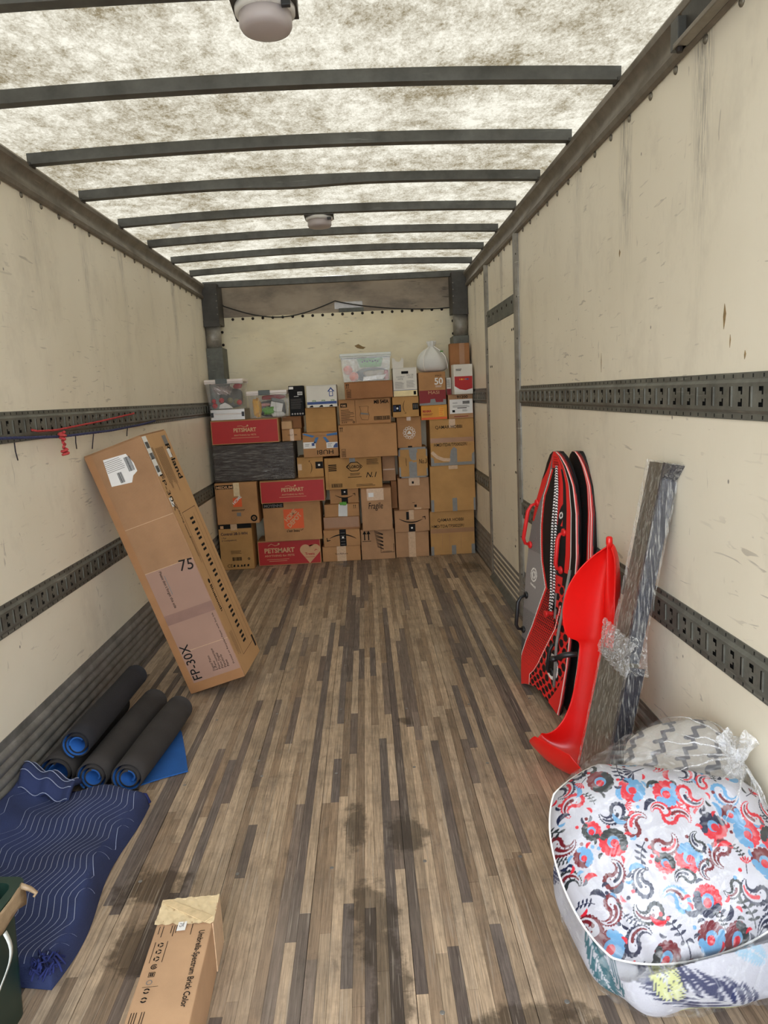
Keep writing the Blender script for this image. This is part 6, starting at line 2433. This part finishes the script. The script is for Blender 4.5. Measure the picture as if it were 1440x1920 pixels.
def floral(p, hw, hh, seed=3):
    rs_ = random.Random(seed)
    NAVY, RD, DR, LB, SL = srgb(22, 30, 60), srgb(200, 30, 50), srgb(104, 18, 32), srgb(96, 150, 190), srgb(36, 44, 48)
    def drop(x, y, L, a, col, bend=.5, w=.36):
        pts, ws = [], []
        for i in range(7):
            t = i / 6
            pts.append((x + math.cos(a + bend * t) * L * t, y + math.sin(a + bend * t) * L * t))
            ws.append(L * w * math.sin(PI * (.12 + .80 * (1 - t))) ** 1.2 + L * .02)
        p.stroke(pts, ws, col)
    def flower(x, y, r, a, c1, c2):
        for k in range(9):
            b = a + PI * (-.05 + 1.1 * k / 8)
            p.disc(x + math.cos(b) * r, y + math.sin(b) * r, r * .26, c1)
        p.disc(x, y, r, c1)
        for k in range(8):
            b = a + PI + PI * k / 7
            p.disc(x + math.cos(b) * r * .95, y + math.sin(b) * r * .95, r * .30, c2)
        p.poly([(x + r * math.cos(a), y + r * math.sin(a))] + [(x + r * math.cos(a + PI + PI * k / 10), y + r * math.sin(a + PI + PI * k / 10)) for k in range(11)], c2)
        p.disc(x, y, r * .52, LB)
        p.disc(x - r * .1 * math.cos(a), y - r * .15, r * .36, RD)
    def paisley(x, y, L, a, c, inner, sg=1):
        pts, ws = [], []
        R0 = L * .42
        for i in range(15):
            t = i / 14
            b = a + sg * 2.9 * t
            rad = R0 * (1 - .25 * t)
            pts.append((x + math.cos(b) * rad, y + math.sin(b) * rad))
            ws.append(L * .44 * (1 - t) ** .8 + L * .05)
        for k, (q, w) in enumerate(zip(pts, ws)):
            b = a + sg * 2.9 * k / 14
            for e in (-1, 1):
                p.disc(q[0] + math.cos(b) * e * w * .5, q[1] + math.sin(b) * e * w * .5, max(w * .16, L * .03), c)
        b0 = a - sg * .5
        for k in range(7):
            b = a - sg * PI / 2 + (k - 3) * .5
            p.disc(pts[0][0] + math.cos(b) * ws[0] * .5, pts[0][1] + math.sin(b) * ws[0] * .5, ws[0] * .16, c)
        p.stroke(pts, ws, c)
        p.stroke(pts, [w * .68 for w in ws], (.50, .50, .55))
        p.stroke(pts[2:12], [w * .30 for w in ws[2:12]], inner)
        for k in (0, 3, 6, 9):
            p.disc(pts[k][0] + (x - pts[k][0]) * .22, pts[k][1] + (y - pts[k][1]) * .22, L * .028, c)
    def sprig(x, y, L, a, c):
        pts = [(x + math.cos(a + .4 * t) * L * t, y + math.sin(a + .4 * t) * L * t) for t in (0, .25, .5, .75, 1)]
        p.stroke(pts, L * .05, c)
        for i, q in enumerate(pts[1:]):
            for s in (-1, 1):
                drop(q[0], q[1], L * .28, a + s * .9, c, s * .4, .42)
    def tulip(x, y, r, a, c):
        for k in range(5):
            b = a + (k - 2) * .42
            p.poly([(x, y), (x + math.cos(b - .16) * r, y + math.sin(b - .16) * r), (x + math.cos(b) * r * 1.25, y + math.sin(b) * r * 1.25), (x + math.cos(b + .16) * r, y + math.sin(b + .16) * r)], c)
        p.stroke([(x, y), (x - math.cos(a) * r * 1.4, y - math.sin(a) * r * 1.4)], r * .14, NAVY)
    placed = []
    def free(x, y, r):
        for (a, b, c) in placed:
            if math.hypot(a - x, b - y) < (r + c) * .64:
                return False
        placed.append((x, y, r))
        return True
    for r, tries, kinds in ((.046, 900, 'PPPF'), (.033, 1800, 'PSTPF'), (.021, 4200, 'TDDDS'), (.0105, 9000, 'ddo')):
        for _ in range(tries):
            x, y = rs_.uniform(-hw, hw), rs_.uniform(-hh, hh)
            if not free(x, y, r):
                continue
            a = rs_.uniform(0, 2 * PI)
            k = rs_.choice(kinds)
            if k == 'F':
                flower(x, y, r * .58, a, rs_.choice((RD, DR)), rs_.choice((NAVY, LB, SL)))
            elif k == 'P':
                paisley(x, y, r * 1.35, a, rs_.choice((SL, RD, NAVY, LB, DR)), rs_.choice((RD, NAVY, DR)), rs_.choice((-1, 1)))
            elif k == 'S':
                sprig(x - math.cos(a) * r * .8, y - math.sin(a) * r * .8, r * 1.6, a, rs_.choice((NAVY, SL)))
            elif k == 'T':
                tulip(x, y, r * .7, a, rs_.choice((DR, RD, NAVY, LB)))
            elif k == 'D':
                drop(x - math.cos(a) * r * .7, y - math.sin(a) * r * .7, r * 1.6, a, rs_.choice((NAVY, SL, LB, RD, NAVY)), rs_.choice((-1.1, 1.1)))
            elif k == 'd':
                drop(x - math.cos(a) * r * .7, y - math.sin(a) * r * .7, r * 1.5, a, rs_.choice((NAVY, SL, LB, RD)), rs_.choice((-.9, .9)), .45)
            else:
                p.disc(x, y, r * .42, rs_.choice((NAVY, RD, LB, DR)))


def grid_faces(nu, nv, flip=False):
    F = []
    for j in range(nv - 1):
        for i in range(nu - 1):
            a = j * nu + i
            F.append((a, a + 1, a + nu + 1, a + nu) if not flip else (a, a + nu, a + nu + 1, a + 1))
    return F


# floral pillow
pil = empty('floral_pillow', PC)
tag(pil, 'white pillow with red and navy paisley flowers inside the clear bag', 'pillow')
HW, HH, TK = .285, .245, .150
nu, nv = 440, 350
U, Vv, X, Yy, H, f = pillow_points(nu, nv, HW, HH, TK, 4)
# soft vertical fold left of centre
H = H - .030 * np.exp(-((U + .62 - .05 * Vv) / .05) ** 2) * np.clip(.25 - Vv, 0, 1) * f
P3 = X[..., None] * np.array(bx) + Yy[..., None] * np.array(by) + H[..., None] * np.array(pn)
pt = Paint(np.stack([X.ravel(), Yy.ravel()], -1), srgb(186, 186, 194))
floral(pt, HW, HH)
mobj('pillow_front', P3.reshape(-1, 3), grid_faces(nu, nv), M['fabric_print'], pil, True, cols=pt.c)
nu2, nv2 = 60, 50
U, Vv, X, Yy, H, f = pillow_points(nu2, nv2, HW, HH, TK * .55, 5)
P3b = X[..., None] * np.array(bx) + Yy[..., None] * np.array(by) - H[..., None] * np.array(pn)
mobj('pillow_back', P3b.reshape(-1, 3), grid_faces(nu2, nv2, True), M['fabric_print'], pil, True, cols=np.tile(np.array(srgb(192, 192, 200), dtype=np.float32), (nu2 * nv2, 1)))
lp = [(-1 + 2 * i / 30, -1) for i in range(31)] + [(1, -1 + 2 * i / 24) for i in range(1, 25)] + [(1 - 2 * i / 30, 1) for i in range(1, 31)] + [(-1, 1 - 2 * i / 24) for i in range(1, 25)]
pp = []
for u, v in lp:
    x = HW * float(sq_u(np.array(u), np.array(v)))
    y = HH * float(sq_u(np.array(v), np.array(u)) * skew_v(np.array(u), np.array(v)))
    pp.append(bx * x + by * y)
MB().tube(pp, .0045, 7).build('piping', M['white_cord'], pil, True)


def clamp_under(P, gap=.004):
    """press soft goods back behind the floral pillow"""
    rel = P - np.array(PC)
    a = rel @ np.array(bx)
    b = rel @ np.array(by)
    h = rel @ np.array(pn)
    fu = np.clip(1 - np.abs(a / HW) ** 3.2, 0, 1) ** .55 * np.clip(1 - np.abs(b / HH) ** 3.2, 0, 1) ** .55
    lim = -TK * .55 * fu - gap - .006
    inside = (np.abs(a) < HW * 1.02) & (np.abs(b) < HH * 1.02 * skew_v(a / HW, b / HH))
    push = np.where(inside & (h > lim), lim - h, 0)
    return P + push[:, None] * np.array(pn)


# leaf-print duvet, an upright folded bundle under the pillow
dv = empty('leaf_duvet', (.95, 1.70, 0.0))
tag(dv, 'white duvet with teal and navy leaves at the bottom of the clear bag', 'duvet')
na, nb = 420, 230
A, B = np.meshgrid(np.linspace(-PI, PI, na), np.linspace(-PI / 2 + .02, PI / 2 - .02, nb))
def sp(v, e):
    return np.sign(v) * np.abs(v) ** e
cx_ = sp(np.cos(B), .62) * sp(np.cos(A), .72)
cy_ = sp(np.cos(B), .62) * sp(np.sin(A), .72)
cz_ = sp(np.sin(B), .70)
wr = sum(np.sin(k * A * (1 + (k % 2)) + 3 * B + k) * .006 for k in (2, 3, 5)) + np.sin(5 * B + 3 * A) * .006
Pd = np.stack([.95 + cx_ * (.255 + wr), 1.70 + cy_ * (.275 + wr), .158 + cz_ * (.152 + wr * .3)], -1).reshape(-1, 3)
Pd[:, 2] = np.maximum(Pd[:, 2], .004)
Pd = clamp_under(Pd)
Pd[:, 2] = np.maximum(Pd[:, 2], .004)
uv = np.stack([(A * .27).ravel(), (Pd[:, 2])], -1)
pt = Paint(uv, srgb(184, 184, 192))
TE, NV, LM, PB = srgb(52, 98, 108), srgb(52, 58, 92), srgb(196, 200, 140), srgb(150, 178, 196)
rs_ = random.Random(9)
def frond(x, y, L, a, c, nl=11, wd=.10):
    for i in range(nl):
        t = (i + 1) / (nl + .5)
        q = (x + math.cos(a) * L * t, y + math.sin(a) * L * t)
        ll = L * .42 * math.sin(PI * (.18 + .74 * t))
        for s in (-1, 1):
            b = a + s * (.95 - .35 * t)
            pts_ = [(q[0] + math.cos(b - s * .25 * k / 4) * ll * k / 4, q[1] + math.sin(b - s * .25 * k / 4) * ll * k / 4) for k in range(5)]
            pt.stroke(pts_, [L * .02, L * wd * .42, L * wd * .5, L * wd * .36, L * .01], c)
    pt.stroke([(x, y), (x + math.cos(a) * L, y + math.sin(a) * L)], L * .018, (.5, .51, .53))
def broad(x, y, L, a, c):
    for s in (-1, 1):
        pts_ = []
        pt.poly([(x, y)] + [(x + math.cos(a + s * .34 * math.sin(PI * k / 8)) * L * k / 8, y + math.sin(a + s * .34 * math.sin(PI * k / 8)) * L * k / 8) for k in range(1, 9)], c)
for x, y, L, a, c in ((-.30, .045, .30, 2.62, NV), (-.62, .06, .20, 2.2, TE), (-.78, .20, .18, -.9, TE), (-.22, .20, .17, -1.0, LM), (-.55, .27, .17, -1.2, LM), (-.12, .06, .20, 1.1, TE),
                      (.02, .22, .2, -1.9, NV), (-.42, .29, .13, -.7, PB), (.2, .1, .2, 1, TE), (.45, .2, .2, -2, TE), (.7, .1, .2, 1, NV), (-.48, .02, .12, .4, LM)):
    frond(x, y, L, a, c)
F = grid_faces(na, nb)
mobj('duvet_bundle', Pd - np.array((.95, 1.70, 0)), F, M['fabric_print'], dv, True, cols=pt.c)

# grey key-pattern cushion behind
ck = empty('key_cushion', (1.110, 1.855, .385))
tag(ck, 'pale grey cushion with angular key lines at the back of the clear bag', 'cushion')
n2 = Vector((-.22, -.62, .75)).normalized()
x2 = Vector((.93, -.2, .2))
x2 = (x2 - n2 * x2.dot(n2)).normalized()
y2 = n2.cross(x2)
nu, nv = 230, 200
U, Vv, X, Yy, H, f = pillow_points(nu, nv, .195, .205, .085, 8)
P3 = np.array((1.110, 1.855, .385)) + X[..., None] * np.array(x2) + Yy[..., None] * np.array(y2) + H[..., None] * np.array(n2)
P3 = clamp_under(P3.reshape(-1, 3), .0)
P3[:, 0] = np.minimum(P3[:, 0], 1.195)
uv = np.stack([X.ravel(), Yy.ravel()], -1)
pt = Paint(uv, srgb(190, 185, 178))
DG = srgb(116, 116, 122)
a_ = .088
for i in range(-4, 5):
    for j in range(-4, 5):
        ox, oy = i * a_ + (j % 2) * a_ * .5, j * a_ * .72
        pt.stroke([(ox, oy), (ox + a_ * .34, oy), (ox + a_ * .34, oy + a_ * .34), (ox + a_ * .68, oy + a_ * .34), (ox + a_ * .68, oy + a_ * .72)], .0125, DG)
mobj('cushion_front', P3 - np.array((1.110, 1.855, .385)), grid_faces(nu, nv), M['fabric_print'], ck, True, cols=pt.c)
U, Vv, X, Yy, H, f = pillow_points(40, 40, .195, .205, .07, 9)
P3c = np.array((1.110, 1.855, .385)) + X[..., None] * np.array(x2) + Yy[..., None] * np.array(y2) - H[..., None] * np.array(n2)
P3c = P3c.reshape(-1, 3)
P3c[:, 0] = np.minimum(P3c[:, 0], 1.198)
P3c = clamp_under(P3c, .004)
mobj('cushion_back', P3c - np.array((1.110, 1.855, .385)), grid_faces(40, 40, True), M['fabric_print'], ck, True, cols=np.tile(np.array(srgb(206, 200, 192), dtype=np.float32), (1600, 1)))

# the clear bag round them, gathered to a knot
bg = empty('plastic_bag', (.97, 1.76, 0))
tag(bg, 'large knotted clear plastic bag full of bedding', 'bag')
CB = np.array((.97, 1.76, .21))
ALL = np.concatenate([Pd[::7], np.array(PC) + np.concatenate([(X0 := np.zeros((1, 3)))]), P3, P3c[::2]])
U, Vv, X, Yy, H, f = pillow_points(60, 50, HW, HH, TK, 4)
Pp = (np.array(PC) + X[..., None] * np.array(bx) + Yy[..., None] * np.array(by) + H[..., None] * np.array(pn)).reshape(-1, 3)
ALL = np.concatenate([ALL, Pp])
rel = ALL - CB
nA, nBb = 88, 52
th_ = np.linspace(0, 2 * PI, nA, endpoint=False)
ph_ = np.linspace(-PI / 2 + .03, PI / 2 - .03, nBb)
Tm, Pm = np.meshgrid(th_, ph_)
D_ = np.stack([np.cos(Pm) * np.cos(Tm), np.cos(Pm) * np.sin(Tm), np.sin(Pm)], -1).reshape(-1, 3)
sub = rel[::5]
# support function of the contents, then its hull radius along each direction
Sup = (D_ @ sub.T).max(1)
R_ = np.full(len(D_), 9.)
cosm = D_ @ D_.T
for k in range(len(D_)):
    c = cosm[:, k]
    m = c > .25
    R_[k] = np.min(Sup[m] / c[m])
R_ = R_ + .012
KN = np.array((1.165, 1.765, .485))
kd = KN - CB
kl = np.linalg.norm(kd)
kd /= kl
ca = np.clip(D_ @ kd, -1, 1)
ang = np.arccos(ca)
w_ = np.exp(-(ang / .17) ** 2)
R_ = np.maximum(R_, R_ * (1 - w_) + (kl - .012) * w_)
wav = .004 * np.sin(9 * Tm.ravel() + 4 * Pm.ravel()) + .003 * np.sin(23 * Tm.ravel() - 7 * Pm.ravel())
PB_ = CB + D_ * (R_ + wav * (1 - w_))[:, None]
PB_[:, 2] = np.maximum(PB_[:, 2], .0015)
PB_[:, 0] = np.minimum(PB_[:, 0], 1.212)
F = []
for j in range(nBb - 1):
    for i in range(nA):
        i2 = (i + 1) % nA
        F.append((j * nA + i, j * nA + i2, (j + 1) * nA + i2, (j + 1) * nA + i))
F.append(tuple((nBb - 1) * nA + i for i in range(nA)))
F.append(tuple(range(nA - 1, -1, -1)))
O3 = np.array((.97, 1.76, 0))
mobj('bag_film', PB_ - O3, F, M['film'], bg, True)
kf = film_material('knot_film', .10, .42, (.9, .91, .93, 1), (1, 1, 1), 26, .5, (.42, .62), .3)
kb = MB()
c = Vector(KN - O3)
pr_ = []
for i in range(60):
    t = i / 59 * 2 * PI * 2
    pr_.append(c + Vector((.020 * math.cos(t) * (1 + .25 * math.sin(1.5 * t)), .016 * math.sin(t), .013 * math.sin(1.5 * t))))
kb.tube(pr_, .0105, 8)
kb.build('knot', kf, bg, True)
V, F = [], []
nr, nz_ = 36, 12
for j in range(nz_ + 1):
    t = j / nz_
    rad = .010 + .050 * t ** .8
    cc_ = c + Vector((.012 * t, .01 * t, .008 + .085 * t))
    for i in range(nr):
        a = 2 * PI * i / nr
        r_ = rad * (1 + .38 * math.sin(5 * a + 2 * t) * t + .22 * math.sin(9 * a - 3 * t))
        V.append(cc_ + Vector((r_ * math.cos(a) * .62, r_ * math.sin(a) * .62, .02 * math.sin(4 * a) * t * t)))
for j in range(nz_):
    for i in range(nr):
        i2 = (i + 1) % nr
        F.append((j * nr + i, j * nr + i2, (j + 1) * nr + i2, (j + 1) * nr + i))
mobj('gathered_neck', V, F, kf, bg, True)

# creases fanning from the knot over the film
e1 = np.cross(kd, (0, 0, 1.0))
e1 /= np.linalg.norm(e1)
e2 = np.cross(kd, e1)
rr = random.Random(17)
for q in range(16):
    a = 2 * PI * q / 16 + rr.uniform(-.12, .12)
    pts_ = []
    for s in np.linspace(.06, rr.uniform(.38, .75), 12):
        dd = kd * math.cos(s) + (e1 * math.cos(a) + e2 * math.sin(a)) * math.sin(s)
        kk = int(np.argmax(D_ @ dd))
        w4 = np.argsort(-(D_ @ dd))[:4]
        ws = 1 / (1e-4 + 1 - (D_[w4] @ dd))
        r4 = float((np.linalg.norm(PB_[w4] - CB, axis=1) * ws).sum() / ws.sum())
        p_ = CB + dd * (r4 + .0015)
        p_[0] = min(p_[0], 1.213)
        p_[2] = max(p_[2], .004)
        pts_.append(Vector(p_ - O3))
    n_ = len(pts_)
    MB().tube(pts_, [.0035 * (1 - i / n_) + .0007 for i in range(n_)], 5).build('film_crease', kf, bg, True)
